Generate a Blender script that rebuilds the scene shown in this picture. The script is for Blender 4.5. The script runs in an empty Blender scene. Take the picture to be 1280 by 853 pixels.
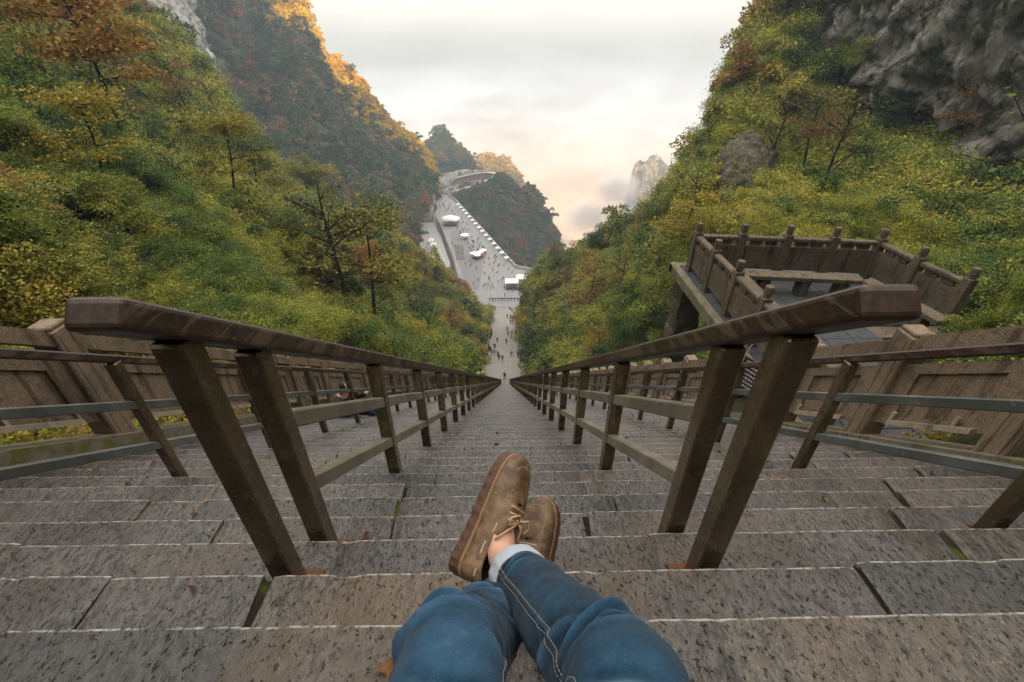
import bpy, bmesh, math, random
import numpy as np
from mathutils import Vector, Matrix, noise as mnoise

# ------------------------------------------------------------------ camera, sky, sun, exposure
scene = bpy.context.scene
cam_data = bpy.data.cameras.new('camera')
cam_data.lens = 16.0
cam_data.sensor_width = 36.0
cam_data.clip_start = 0.02
cam_data.clip_end = 6000
camera = bpy.data.objects.new('camera', cam_data)
camera.rotation_euler = (math.radians(90 - 33.4), 0, math.radians(-1.0))
scene.collection.objects.link(camera)
scene.camera = camera

SUN_EL = math.radians(15.0)
SUN_AZ = math.radians(150.0)          # clockwise from +Y (the way the stairs run), so behind on the right
world = bpy.data.worlds.new('World')
scene.world = world
world.use_nodes = True
world.cycles.sampling_method = 'MANUAL'
world.cycles.sample_map_resolution = 256
wt = world.node_tree
wt.nodes.clear()
def wn(kind, **kw):
    n = wt.nodes.new(kind)
    for k, v in kw.items(): setattr(n, k, v)
    return n
wl = wt.links.new
w_out = wn('ShaderNodeOutputWorld'); w_bg = wn('ShaderNodeBackground')
wl(w_bg.outputs[0], w_out.inputs[0])
sky = wn('ShaderNodeTexSky', sky_type='NISHITA')
sky.sun_disc = False; sky.sun_elevation = SUN_EL; sky.sun_rotation = SUN_AZ
sky.altitude = 1200; sky.air_density = 1.2; sky.dust_density = 2.5
w_tc = wn('ShaderNodeTexCoord')
w_sep = wn('ShaderNodeSeparateXYZ'); wl(w_tc.outputs['Generated'], w_sep.inputs[0])
def wmath(op, a, b=None, c=None, clamp=False):
    n = wn('ShaderNodeMath', operation=op); n.use_clamp = clamp
    for i, v in enumerate((a, b, c)):
        if v is None: continue
        if isinstance(v, (int, float)): n.inputs[i].default_value = v
        else: wl(v, n.inputs[i])
    return n.outputs[0]
def wmix(fac, a, b):
    n = wn('ShaderNodeMix', data_type='RGBA')
    for i, v in ((0, fac), (6, a), (7, b)):
        if isinstance(v, (int, float)): n.inputs[i].default_value = v
        elif isinstance(v, tuple): n.inputs[i].default_value = (*v, 1)
        else: wl(v, n.inputs[i])
    return n.outputs[2]
w_down = wmath('MULTIPLY', w_sep.outputs[2], -1.0)
# the sea of cloud below: soft flat-lying billows
def wnoise(scale, sz, detail, rough, dist, off):
    m = wn('ShaderNodeMapping'); wl(w_tc.outputs['Generated'], m.inputs[0]); m.inputs['Scale'].default_value = (1, 1, sz); m.inputs['Location'].default_value = off
    n = wn('ShaderNodeTexNoise'); n.inputs['Scale'].default_value = scale; n.inputs['Detail'].default_value = detail; n.inputs['Roughness'].default_value = rough; n.inputs['Distortion'].default_value = dist
    wl(m.outputs[0], n.inputs['Vector']); return n.outputs[0]
w_n1 = wnoise(4.2, 3.4, 7, .52, .35, (3.1, .4, 0))
w_n2 = wnoise(2.0, 2.0, 3, .5, .2, (7.7, 1.9, 0))
w_n3 = wnoise(9.5, 2.4, 6, .55, .5, (1.3, 5.2, 0))
w_ramp = wn('ShaderNodeValToRGB')
els = w_ramp.color_ramp.elements
els[0].position = 0.0; els[0].color = (.26, .263, .263, 1)
els[1].position = 1.0; els[1].color = (.60, .38, .25, 1)
for pos, col in ((.08, (.31, .313, .312)), (.20, (.53, .52, .50)), (.42, (.60, .50, .40)), (.62, (.66, .44, .28)), (.80, (.68, .42, .25))):
    e = els.new(pos); e.color = (*col, 1)
wl(wmath('MULTIPLY_ADD', w_down, 2.2, .02, clamp=True), w_ramp.inputs[0])
w_dark = wmix(1.0, w_ramp.outputs[0], (.70, .675, .68)); wt.nodes[-1].blend_type = 'MULTIPLY'
w_cf = wmath('MULTIPLY_ADD', wmath('ADD', wmath('MULTIPLY', w_n1, .8), wmath('ADD', wmath('MULTIPLY', w_n2, .7), wmath('MULTIPLY', w_n3, .5))), 3.0, -2.45, clamp=True)
w_sea = wmix(w_cf, w_dark, w_ramp.outputs[0])
# thin overcast veil over the clear sky above
w_cie = wmath('MULTIPLY_ADD', wmath('MAXIMUM', w_sep.outputs[2], 0.0), 2.6, 1.0)       # an overcast veil is far brighter overhead than low down
w_vc = wn('ShaderNodeVectorMath', operation='SCALE'); w_vc.inputs[0].default_value = (4.6, 4.3, 3.85); wl(w_cie, w_vc.inputs['Scale'])
w_veil = wmix(.78, sky.outputs[0], w_vc.outputs[0])
w_hazy = wn('ShaderNodeMix', data_type='RGBA'); w_hazy.blend_type = 'MULTIPLY'; w_hazy.inputs[0].default_value = 1.0
wl(w_veil, w_hazy.inputs[6]); w_hazy.inputs[7].default_value = (.1, .1, .1, 1)
w_hf = wmath('SMOOTH_MIN', wmath('MAXIMUM', wmath('MULTIPLY_ADD', w_down, 5.0, .55), 0.0), 1.0, .3)
wl(wmix(w_hf, w_hazy.outputs[2], w_sea), w_bg.inputs[0])
w_bg.inputs[1].default_value = 1.0

sun_data = bpy.data.lights.new('sun', 'SUN')
sun_data.energy = 5.0
sun_data.angle = math.radians(.55)
sun_data.color = (1.0, .64, .30)
sun = bpy.data.objects.new('sun', sun_data)
SUN_DIR = Vector((math.sin(SUN_AZ) * math.cos(SUN_EL), math.cos(SUN_AZ) * math.cos(SUN_EL), math.sin(SUN_EL)))
sun.rotation_euler = (-SUN_DIR).to_track_quat('-Z', 'Y').to_euler()
scene.collection.objects.link(sun)

scene.view_settings.view_transform = 'Standard'
scene.view_settings.look = 'None'
scene.view_settings.exposure = 1.38
scene.view_settings.gamma = 1.0
scene.render.engine = 'CYCLES'
scene.cycles.use_denoising = True
scene.cycles.max_bounces = 4
scene.cycles.diffuse_bounces = 1
scene.cycles.use_adaptive_sampling = True
scene.cycles.adaptive_threshold = .02
scene.cycles.glossy_bounces = 2
scene.cycles.transmission_bounces = 3
scene.cycles.transparent_max_bounces = 4
scene.cycles.volume_bounces = 0
scene.cycles.use_light_tree = False
scene.cycles.sample_clamp_indirect = 4.0

# ------------------------------------------------------------------ helpers
COL = scene.collection
rng = np.random.default_rng(7)
random.seed(7)

def tag(o, label=None, cat=None, group=None, kind=None):
    if label: o['label'] = label
    if cat: o['category'] = cat
    if group: o['group'] = group
    if kind: o['kind'] = kind
    return o

def empty(name, loc=(0, 0, 0), rz=0.0):
    o = bpy.data.objects.new(name, None)
    o.location = loc; o.rotation_euler = (0, 0, rz); o.empty_display_size = .1
    COL.objects.link(o)
    return o

def new_mesh(name, V, F, mats=(), smooth=False, fmat=None):
    me = bpy.data.meshes.new(name)
    V = np.asarray(V, dtype=np.float32).reshape(-1, 3)
    if isinstance(F, np.ndarray) and F.ndim == 2:
        nF, k = F.shape
        me.vertices.add(len(V)); me.vertices.foreach_set('co', V.ravel())
        me.loops.add(nF * k); me.loops.foreach_set('vertex_index', F.astype(np.int32).ravel())
        me.polygons.add(nF)
        me.polygons.foreach_set('loop_start', np.arange(0, nF * k, k, dtype=np.int32))
        me.polygons.foreach_set('loop_total', np.full(nF, k, dtype=np.int32))
        me.update(calc_edges=True)
    else:
        me.from_pydata(V.tolist(), [], [list(f) for f in F])
        me.update()
    for m in mats: me.materials.append(m)
    if fmat is not None: me.polygons.foreach_set('material_index', np.asarray(fmat, dtype=np.int32))
    if smooth: me.polygons.foreach_set('use_smooth', np.ones(len(me.polygons), dtype=bool))
    return me

def link(name, me, parent=None, loc=(0, 0, 0)):
    o = bpy.data.objects.new(name, me)
    o.location = loc
    if parent is not None: o.parent = parent
    COL.objects.link(o)
    return o

def copy_of(o, parent=None, loc=None):
    c = o.copy(); COL.objects.link(c)
    if parent is not None: c.parent = parent
    if loc is not None: c.location = loc
    return c

class MB:
    """collects simple solids into one mesh"""
    def __init__(self): self.V = []; self.F = []; self.M = []; self.m = 0
    def add(self, V, F):
        b = len(self.V)
        self.V += [tuple(v) for v in V]
        for f in F: self.F.append(tuple(b + i for i in f)); self.M.append(self.m)
        return self
    def box(self, a, b):
        (x0, y0, z0), (x1, y1, z1) = a, b
        V = [(x0,y0,z0),(x1,y0,z0),(x1,y1,z0),(x0,y1,z0),(x0,y0,z1),(x1,y0,z1),(x1,y1,z1),(x0,y1,z1)]
        return self.add(V, [(0,3,2,1),(4,5,6,7),(0,1,5,4),(1,2,6,5),(2,3,7,6),(3,0,4,7)])
    def cbox(self, a, b, c=.004):
        """box with chamfered edges"""
        lo = np.minimum(a, b); hi = np.maximum(a, b)
        bm = bmesh.new(); bmesh.ops.create_cube(bm, size=1)
        for v in bm.verts: v.co = Vector([lo[i] + (v.co[i] + .5) * (hi[i] - lo[i]) for i in range(3)])
        bmesh.ops.bevel(bm, geom=bm.edges[:], offset=c, segments=3 if c >= .014 and c < .02 else 1, profile=.5, affect='EDGES')
        self.from_bm(bm); bm.free(); return self
    def from_bm(self, bm, M=None):
        bm.verts.index_update()
        self.add([(M @ v.co) if M else v.co for v in bm.verts], [[v.index for v in f.verts] for f in bm.faces])
    def beam(self, p, q, w, h, up=(0, 0, 1), c=0.0):
        """bar of width w and height h from p to q"""
        p, q = Vector(p), Vector(q); d = (q - p).normalized(); s = d.cross(Vector(up)).normalized(); u = s.cross(d)
        M = Matrix((s, d, u)).transposed().to_4x4(); M.translation = p
        L = (q - p).length
        if c <= 0:
            b = len(self.V)
            self.box((-w/2, 0, -h/2), (w/2, L, h/2))
            for i in range(b, len(self.V)): self.V[i] = tuple(M @ Vector(self.V[i]))
        else:
            b = len(self.V)
            self.cbox((-w/2, 0, -h/2), (w/2, L, h/2), c)
            for i in range(b, len(self.V)): self.V[i] = tuple(M @ Vector(self.V[i]))
        return self
    def tube(self, pts, rad, n=6, cap=True):
        V, F = tube_vf(pts, rad, n, cap); return self.add(V, F)
    def lathe(self, prof, n=12, c=(0, 0, 0)):
        V = []; F = []
        for r, z in prof:
            for i in range(n):
                a = 2 * math.pi * i / n; V.append((c[0] + r * math.cos(a), c[1] + r * math.sin(a), c[2] + z))
        for k in range(len(prof) - 1):
            for i in range(n):
                j = (i + 1) % n; F.append((k*n+i, k*n+j, (k+1)*n+j, (k+1)*n+i))
        F.append(tuple(range(n))[::-1]); F.append(tuple((len(prof)-1)*n + i for i in range(n)))
        return self.add(V, F)
    def mesh(self, name, mats, smooth=False):
        return new_mesh(name, self.V, self.F, mats, smooth, self.M)
    def build(self, name, mat, parent=None, loc=(0, 0, 0), smooth=False):
        mats = mat if isinstance(mat, (list, tuple)) else (mat,)
        return link(name, self.mesh(name, mats, smooth), parent, loc)

def tube_vf(pts, rad, n=6, cap=True):
    P = [Vector(p) for p in pts]; V = []; F = []
    if not hasattr(rad, '__len__'): rad = [rad] * len(P)
    ref = None
    for i, p in enumerate(P):
        d = (P[min(i+1, len(P)-1)] - P[max(i-1, 0)]).normalized()
        if ref is None: ref = d.orthogonal().normalized()
        ref = (ref - d * ref.dot(d)).normalized(); b = d.cross(ref)
        for k in range(n):
            a = 2 * math.pi * k / n; V.append(p + (ref * math.cos(a) + b * math.sin(a)) * rad[i])
    for i in range(len(P) - 1):
        for k in range(n):
            j = (k + 1) % n; F.append((i*n+k, i*n+j, (i+1)*n+j, (i+1)*n+k))
    if cap: F.append(tuple(range(n))[::-1]); F.append(tuple((len(P)-1)*n + k for k in range(n)))
    return V, F

def crom(P, m):
    """Catmull-Rom through the rows of P (k, ...) sampled at m points"""
    P = np.asarray(P, float); k = len(P)
    t = np.linspace(0, k - 1, m); i = np.minimum(t.astype(int), k - 2); f = (t - i)
    f = f.reshape((-1,) + (1,) * (P.ndim - 1))
    p1, p2 = P[i], P[i + 1]
    p0 = np.where((i > 0).reshape(f.shape), P[np.maximum(i - 1, 0)], 2 * p1 - p2)
    p3 = np.where((i + 2 < k).reshape(f.shape), P[np.minimum(i + 2, k - 1)], 2 * p2 - p1)
    return .5 * (2*p1 + (p2 - p0)*f + (2*p0 - 5*p1 + 4*p2 - p3)*f*f + (3*p1 - p0 - 3*p2 + p3)*f**3)

def fbm(P, scale, octs=4, rough=.5, seed=0.0):
    """signed fractal noise for an (n,3) array"""
    out = np.empty(len(P))
    for i, p in enumerate(P):
        v = Vector((p[0] / scale + seed, p[1] / scale - seed, p[2] / scale + 2.7 * seed)); a = 1.0; s = 0.0
        for _ in range(octs):
            s += a * mnoise.noise(v); v = v * 2.03; a *= rough
        out[i] = s
    return out

# ------------------------------------------------------------------ materials
class NT:
    def __init__(self, name):
        self.m = bpy.data.materials.new(name); self.m.use_nodes = True
        self.t = self.m.node_tree; self.t.nodes.clear()
        self.out = self.n('ShaderNodeOutputMaterial')
        self._pos = None
    def n(self, kind, **kw):
        x = self.t.nodes.new(kind)
        for k, v in kw.items(): setattr(x, k, v)
        return x
    def put(self, sock, v):
        if v is None: return
        if isinstance(v, (int, float)): sock.default_value = v
        elif isinstance(v, tuple):
            sock.default_value = (*v, 1) if len(v) == 3 and sock.type == 'RGBA' else v
        else: self.t.links.new(v, sock)
    def pos(self):
        if self._pos is None: self._pos = self.n('ShaderNodeNewGeometry').outputs['Position']
        return self._pos
    def obj(self): return self.n('ShaderNodeTexCoord').outputs['Object']
    def scaled(self, vec, s, rot=None):
        mp = self.n('ShaderNodeMapping'); self.put(mp.inputs[0], vec); mp.inputs['Scale'].default_value = s
        if rot: mp.inputs['Rotation'].default_value = rot
        return mp.outputs[0]
    def noise(self, vec, scale, detail=4, rough=.55, dist=0.0):
        x = self.n('ShaderNodeTexNoise'); self.put(x.inputs['Vector'], vec)
        x.inputs['Scale'].default_value = scale; x.inputs['Detail'].default_value = detail
        x.inputs['Roughness'].default_value = rough; x.inputs['Distortion'].default_value = dist
        return x.outputs[0]
    def voro(self, vec, scale, feature='F1', out=0):
        x = self.n('ShaderNodeTexVoronoi', feature=feature); self.put(x.inputs['Vector'], vec); x.inputs['Scale'].default_value = scale
        return x.outputs[out]
    def math(self, op, a, b=None, c=None, clamp=False):
        x = self.n('ShaderNodeMath', operation=op); x.use_clamp = clamp
        for i, v in enumerate((a, b, c)): self.put(x.inputs[i], v)
        return x.outputs[0]
    def step(self, v, lo, hi):
        x = self.n('ShaderNodeMapRange'); x.interpolation_type = 'SMOOTHSTEP'
        self.put(x.inputs[0], v); x.inputs[1].default_value = lo; x.inputs[2].default_value = hi
        return x.outputs[0]
    def mix(self, fac, a, b, mode='MIX'):
        x = self.n('ShaderNodeMix', data_type='RGBA'); x.blend_type = mode
        self.put(x.inputs[0], fac); self.put(x.inputs[6], a); self.put(x.inputs[7], b)
        return x.outputs[2]
    def ramp(self, fac, stops):
        x = self.n('ShaderNodeValToRGB'); e = x.color_ramp.elements
        e[0].position, e[0].color = stops[0][0], (*stops[0][1], 1)
        e[1].position, e[1].color = stops[-1][0], (*stops[-1][1], 1)
        for p, c in stops[1:-1]: k = e.new(p); k.color = (*c, 1)
        self.put(x.inputs[0], fac); return x.outputs[0]
    def attr(self, name, out='Fac', kind='GEOMETRY'):
        x = self.n('ShaderNodeAttribute', attribute_name=name); x.attribute_type = kind
        return x.outputs[out]
    def rnd(self): return self.n('ShaderNodeObjectInfo').outputs['Random']
    def island(self): return self.n('ShaderNodeNewGeometry').outputs['Random Per Island']
    def bump(self, h, strength=.5, dist=.01):
        x = self.n('ShaderNodeBump'); x.inputs['Strength'].default_value = strength; x.inputs['Distance'].default_value = dist
        self.put(x.inputs['Height'], h); return x.outputs[0]
    def pbr(self, col, rough=.7, metal=0.0, normal=None, spec=.4, **kw):
        b = self.n('ShaderNodeBsdfPrincipled')
        self.put(b.inputs['Base Color'], col); self.put(b.inputs['Roughness'], rough); self.put(b.inputs['Metallic'], metal)
        b.inputs['Specular IOR Level'].default_value = spec
        if normal is not None: self.t.links.new(normal, b.inputs['Normal'])
        for k, v in kw.items(): self.put(b.inputs[k], v)
        self.t.links.new(b.outputs[0], self.out.inputs[0])
        return b

def plain(name, col, rough=.7, metal=0.0, vary=.25, scale=3.0, spec=.4):
    t = NT(name)
    n = t.noise(t.pos(), scale, 5, .6)
    c = t.mix(n, tuple(x * (1 - vary) for x in col), tuple(min(1, x * (1 + vary)) for x in col))
    t.pbr(c, rough, metal, t.bump(n, .15, .01), spec)
    return t.m

def mat_leaf(name, stops, patch=9.0, trans=.28, rnd=.80, isl=.30, gain=(.55, 1.35)):
    """leaf colour: drifts over the hillside, differs from plant to plant and leaf to leaf"""
    t = NT(name)
    big = t.noise(t.pos(), 1 / patch, 3, .6)
    f = t.math('ADD', t.math('MULTIPLY_ADD', big, 1.9, -.95), t.math('MULTIPLY_ADD', t.rnd(), rnd, .5 - rnd / 2))
    f = t.math('ADD', f, t.math('MULTIPLY_ADD', t.island(), isl, -isl / 2), clamp=True)
    c = t.ramp(f, stops)
    v = t.math('MULTIPLY_ADD', t.island(), gain[1] - gain[0], gain[0])
    hv = t.n('ShaderNodeHueSaturation'); t.put(hv.inputs['Color'], c); t.put(hv.inputs['Value'], v)
    d = t.n('ShaderNodeBsdfPrincipled'); t.put(d.inputs['Base Color'], hv.outputs[0]); d.inputs['Roughness'].default_value = .62
    d.inputs['Specular IOR Level'].default_value = .25
    tr = t.n('ShaderNodeBsdfTranslucent'); t.put(tr.inputs[0], hv.outputs[0])
    mx = t.n('ShaderNodeMixShader'); mx.inputs[0].default_value = trans
    t.t.links.new(d.outputs[0], mx.inputs[1]); t.t.links.new(tr.outputs[0], mx.inputs[2]); t.t.links.new(mx.outputs[0], t.out.inputs[0])
    return t.m

def mat_rock(name, c1, c2, c3, streak=(1, 1, .25), scale=.25, veg=None, bump=.6):
    t = NT(name)
    p = t.scaled(t.pos(), streak)
    n1 = t.noise(p, scale, 9, .65, .6); n2 = t.noise(t.scaled(t.pos(), (1, 1, .12)), scale * 3.5, 6, .6, .4)
    n3 = t.voro(p, scale * 2.2, 'DISTANCE_TO_EDGE')
    c = t.mix(t.step(n1, .35, .68), c1, c2)
    c = t.mix(t.math('MULTIPLY', t.step(n2, .5, .72), .75), c, c3)
    if veg:
        c = t.mix(t.step(t.noise(t.pos(), scale * 1.7, 7, .7), .42, .6), c, veg)
    wob = t.n('ShaderNodeVectorMath', operation='ADD'); t.put(wob.inputs[0], t.scaled(t.pos(), (1, 1, .45)))
    wn_ = t.n('ShaderNodeTexNoise'); t.put(wn_.inputs['Vector'], t.pos()); wn_.inputs['Scale'].default_value = scale * 3; wn_.inputs['Detail'].default_value = 5; t.put(wob.inputs[1], wn_.outputs[1])
    cr = t.voro(wob.outputs[0], scale * 1.5, 'DISTANCE_TO_EDGE')
    c = t.mix(t.math('MULTIPLY', t.math('SUBTRACT', 1.0, t.step(cr, .0, .05)), .4), c, tuple(x * .25 for x in c1))
    h = t.math('ADD', n1, t.math('MULTIPLY', t.math('MINIMUM', cr, .10), 2.0))
    h = t.math('ADD', h, t.math('MULTIPLY', n2, .5))
    t.pbr(c, .9, 0, t.bump(h, bump, 1.2), .2)
    return t.m
# ------------------------------------------------------------------ terrain
UP_SLOPE = .79
Y_END = 59.0
def zline(y):
    """height of the line through the step edges"""
    if y < Y_END: return -(.754 + UP_SLOPE * y)
    z0 = -(.754 + UP_SLOPE * Y_END)
    if y < 152: return z0 - (y - Y_END) * (85 + z0) / 93
    return -85.0

LEFT_TOP = [(-75,-25,62),(-80,15,58),(-78,50,42),(-71.7,98.1,16),(-63.8,95.9,5.7),(-53.3,90.7,-5.6),(-46.3,86.1,-16),(-35.6,89,-25.9),(-28.2,96,-36.8),(-20.9,108.8,-50),(-13.3,113.1,-61.4),(-6.7,118.3,-71.4)]
LEFT_Y = [-16,-4,6,14,22,32,44,60,80,105,125,150]
RIGHT_TOP = [(48,-30,40),(46,-8,30),(50.5,37.4,-7.5),(44.1,41.2,-11.5),(43.9,48.2,-10),(44,55.3,-8.8),(42.9,63.5,-7.5),(40.8,72.7,-1.5),(39.6,77.6,4.3),(37.3,77.2,-1.8),(35,75.4,-8.3),(29.8,73.1,-15.6),(27.6,73.6,-20.2),(23.6,76.9,-26.3),(19.6,81.7,-31.8),(15.1,89.5,-38.3),(10.8,95.6,-43.7),(7.2,99.1,-53),(4.5,107,-64.7)]
RIGHT_Y = [-16,-8,-2,2,4.5,7,10,13,16,19,22,26,30,37,46,60,80,105,148]
CLIFF_BOT = [(70,17,-12),(50,26,-10),(45,33,-9),(39.5,36.5,-11),(39.3,43,-9.5),(39.4,50,-8),(39,58.5,-6.5),(38.8,66,-5),(38.2,70,-4)]
MTN_TOP = [(-137.8,249.8,75.4),(-135.6,283.9,54.6),(-130.4,311,32.2),(-126.4,313.7,18.1),(-122.2,315.6,10),(-119.6,320.3,14.5),(-115.6,323.4,24),(-111.5,321.8,17),(-107.5,317.8,3),(-104.9,315.2,-9),(-97.3,316.3,-17),(-85.5,318.3,-28.2),(-76,321.6,-41.1),(-68.1,326.7,-51.3),(-59.6,331.7,-61.7),(-57,332.6,-71.2)]
MTN_BOT = [(-164.5,123.6,-35),(-138.4,128.1,-36.4),(-121.1,132.9,-37.9),(-109.2,136.4,-41.3),(-104.3,138.6,-43.3),(-98.5,138.5,-47),(-92.5,137.6,-51.8),(-86.8,138.9,-55),(-78.2,138.8,-60.5),(-68.8,139,-63.5),(-59,139.2,-66.6),(-49.3,141.8,-67.9),(-43,146.9,-68.9),(-39,157,-71),(-45,192.1,-75),(-54,261.3,-82)]
PEAK_TOP = [(-103.2,432.4,-110.1),(-86.8,442.2,-94.7),(-74.8,451,-81.1),(-63.6,456.9,-71.9),(-56.3,457.6,-70.6),(-47.5,452.9,-77.4),(-36.7,449.2,-86.5),(-28,444.6,-96.8),(-20.7,439.3,-106.4),(-13.4,431.8,-117.6)]
GOLD_TOP = [(-49,579.3,-140.2),(-37,589.4,-124.6),(-27,594.1,-117.2),(-17.2,592.8,-118.8),(-9.4,585.7,-125.8),(2.4,585,-122.9),(12.1,579.5,-129.2),(19.7,570.8,-138.5),(23.4,561.2,-151.2),(31,551.4,-165.7)]
DARK_TOP = [(-30.6,303.4,-85.7),(-16.3,315.7,-84.9),(-6.6,326.7,-82.4),(1.3,331.9,-81.6),(8.1,330.5,-89),(14.4,330.8,-90.2),(20.8,333.3,-89.8),(26.5,328.8,-96.6),(31.9,319.1,-107.5),(36,308.9,-115.6),(39.5,295.4,-123.2),(40.7,276.1,-125.3)]
PIN_TOP = [(240.1, 885.3, -286.1), (250.2, 916.5, -238.5), (258.4, 937.3, -206.8), (269.7, 944.9, -195.0), (282.3, 941.2, -200.2), (295.0, 946.2, -192.3), (312.5, 949.5, -196.0), (325.1, 943.1, -205.3), (341.1, 944.6, -202.7), (353.6, 935.6, -216.0), (369.3, 919.6, -239.9), (387.9, 893.0, -279.7)]

M_SOIL = mat_rock('hillside_soil', (.035, .035, .018), (.06, .05, .03), (.03, .04, .015), scale=.5, veg=(.035, .045, .012))
M_ROCK_DARK = mat_rock('dark_cliff_rock', (.17, .155, .135), (.38, .345, .30), (.06, .055, .048), scale=.30, veg=(.045, .05, .02), bump=1.0)
M_ROCK_PALE = mat_rock('pale_cliff_rock', (.30, .29, .27), (.46, .44, .40), (.16, .155, .14), scale=.12, veg=(.05, .06, .025), bump=.8)
M_ROCK_BROWN = mat_rock('brown_rock', (.10, .08, .062), (.20, .165, .13), (.04, .034, .028), scale=1.1, veg=(.05, .055, .02), bump=.5)
M_ROCK_SUNLIT = mat_rock('sunlit_gold_rock', (.34, .20, .07), (.52, .33, .12), (.20, .12, .05), scale=.1, veg=(.22, .16, .03), bump=.8)  # far hill rock, coloured gold for the low sun on it

def mounds(P, cell, seed):
    """rounded heaps about one cell apart, 0 in the gaps to 1 on top"""
    out = np.empty(len(P))
    for i, p in enumerate(P):
        d = mnoise.voronoi(Vector((p[0] / cell + seed, p[1] / cell, p[2] / cell)))[0]
        out[i] = 1 - min(1.0, d[0] * 1.15) ** 2
    return out

M_PIN = mat_rock('wooded_pinnacle_rock', (.16, .14, .11), (.30, .25, .19), (.07, .065, .05), scale=.06, veg=(.05, .06, .025), bump=.8)
def sheet(name, rows, nu, nv, mat, amp=1.0, nscale=10.0, seed=1.0, octs=5, carve=None, rough=.5, edge_fix=0, mound=None, strata=0.0):
    """hillside through control rows (bottom to top); returns the object and its vertex grid"""
    R = np.array(rows, float)                       # (k rows, n cols, 3)
    G = crom(R, nv)                                 # along the slope
    G = np.swapaxes(crom(np.swapaxes(G, 0, 1), nu), 0, 1)   # across it -> (nv, nu, 3)
    du = np.gradient(G, axis=1); dv = np.gradient(G, axis=0)
    N = np.cross(du, dv); N /= np.linalg.norm(N, axis=2, keepdims=True) + 1e-9
    d = fbm(G.reshape(-1, 3), nscale, octs, rough, seed).reshape(nv, nu) * amp
    if strata:                                       # upright ribs and ledges of bedded rock
        Q = G.reshape(-1, 3)
        rib = np.array([1 - 2 * abs(mnoise.noise(Vector((q[0] / (strata * 3), q[1] / (strata * 3), q[2] / (strata * 16))))) for q in Q])
        led = np.array([abs(((q[2] + .5 * mnoise.noise(Vector(q) / 4) * strata * 6) / (strata * 5)) % 1 - .5) for q in Q])
        d = d + (rib * strata * .9 + led * strata * 1.2).reshape(nv, nu)
    if mound:
        Q = G.reshape(-1, 3)
        for h, cell in mound: d = d + (mounds(Q, cell, seed).reshape(nv, nu) - .5) * h
    if edge_fix:
        w = np.clip(np.arange(nv) / edge_fix, 0, 1)[:, None]; d = d * w
    G = G + N * d[..., None]
    if carve is not None: G = carve(G)
    I = np.arange(nu * nv).reshape(nv, nu)
    F = np.stack([I[:-1, :-1], I[:-1, 1:], I[1:, 1:], I[1:, :-1]], -1).reshape(-1, 4)
    me = new_mesh(name, G.reshape(-1, 3), F, (mat,), True)
    o = link(name, me); tag(o, kind='structure')
    return o, G

def lerp_rows(a, b, ws, bulge=(0, 0, 0)):
    a, b = np.array(a, float), np.array(b, float)
    if np.isscalar(bulge): bulge = np.linalg.norm(b - a, axis=1, keepdims=True) * np.array((0, 0, -bulge))
    return [a * (1 - w) + b * w + np.array(bulge) * 4 * w * (1 - w) for w in ws]

# terrace footprint is cut into the right flank
def carve_terrace(G):
    x, y, z = G[..., 0], G[..., 1], G[..., 2]
    m = (x > 3.4) & (x < 9.3) & (y > 3.2) & (y < 10.9) & ((x < 7.4) | (y > 7.6))
    z[m] = np.minimum(z[m], -5.35)
    return G

lb = [(-5.2, y, zline(y) + .30) for y in LEFT_Y]
rows = [[(-3.7, y, zline(y) - 1.2) for y in LEFT_Y], [(-4.05, y, zline(y) + .05) for y in LEFT_Y]] + lerp_rows(lb, LEFT_TOP, [0, .06, .15, .3, .5, .75, 1.0], .085)
top = np.array(LEFT_TOP, float)
rows.append(top + np.array((-7, 10, -9))); rows.append(top + np.array((-12, 26, -40)))
hill_left, G_left = sheet('left_hillside', rows, 230, 210, M_SOIL, 2.0, 15, 1.3, carve=None, edge_fix=50, mound=((1.7, 4.2), (2.2, 10.0)))
rb = [(5.0, y, zline(y) + .30) for y in RIGHT_Y]
rows = [[(3.6, y, zline(y) - 1.2) for y in RIGHT_Y], [(3.9, y, zline(y) + .05) for y in RIGHT_Y]] + lerp_rows(rb, RIGHT_TOP, [0, .08, .2, .35, .5, .75, 1.0], .03)
top = np.array(RIGHT_TOP, float)
rows.append(top + np.array((7, 9, -7))); rows.append(top + np.array((12, 24, -40)))
hill_right, G_right = sheet('right_hillside', rows, 240, 220, M_SOIL, 1.6, 14, 4.1, carve=carve_terrace, edge_fix=50, mound=((1.6, 3.6), (2.0, 8.0)))

# overhanging cliff above the right flank
cb = np.array(CLIFF_BOT, float)
cb2 = np.vstack([cb, cb[-1] + (3, 6, 0), cb[-1] + (16, 14, 2), cb[-1] + (40, 14, 2)])
lean = np.array((-1.0, -.7, 0)) / 1.22
rows = [cb2 + np.array((0, 0, -9)) - lean * 3, cb2 - lean * 1.0, cb2 + np.array((0, 0, 4.5)) + lean * 2.6, cb2 + np.array((0, 0, 16)) + lean * 2.2,
        ]
ch = np.interp(np.arange(len(cb2)), [0, 5, 8, 11], [1.0, .8, .42, .3])[:, None]          # the cliff is lower at its far end
for h, l in ((36, -1), (60, -7), (72, -22), (70, -60)): rows.append(cb2 + np.array((0, 0, 1.0)) * np.maximum(h * ch, 17 + h * .05) - lean * l * -1)
cliff, G_cliff = sheet('right_cliff', rows, 240, 170, M_ROCK_DARK, 2.6, 8, 2.2, octs=7, rough=.62, strata=.9)

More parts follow.
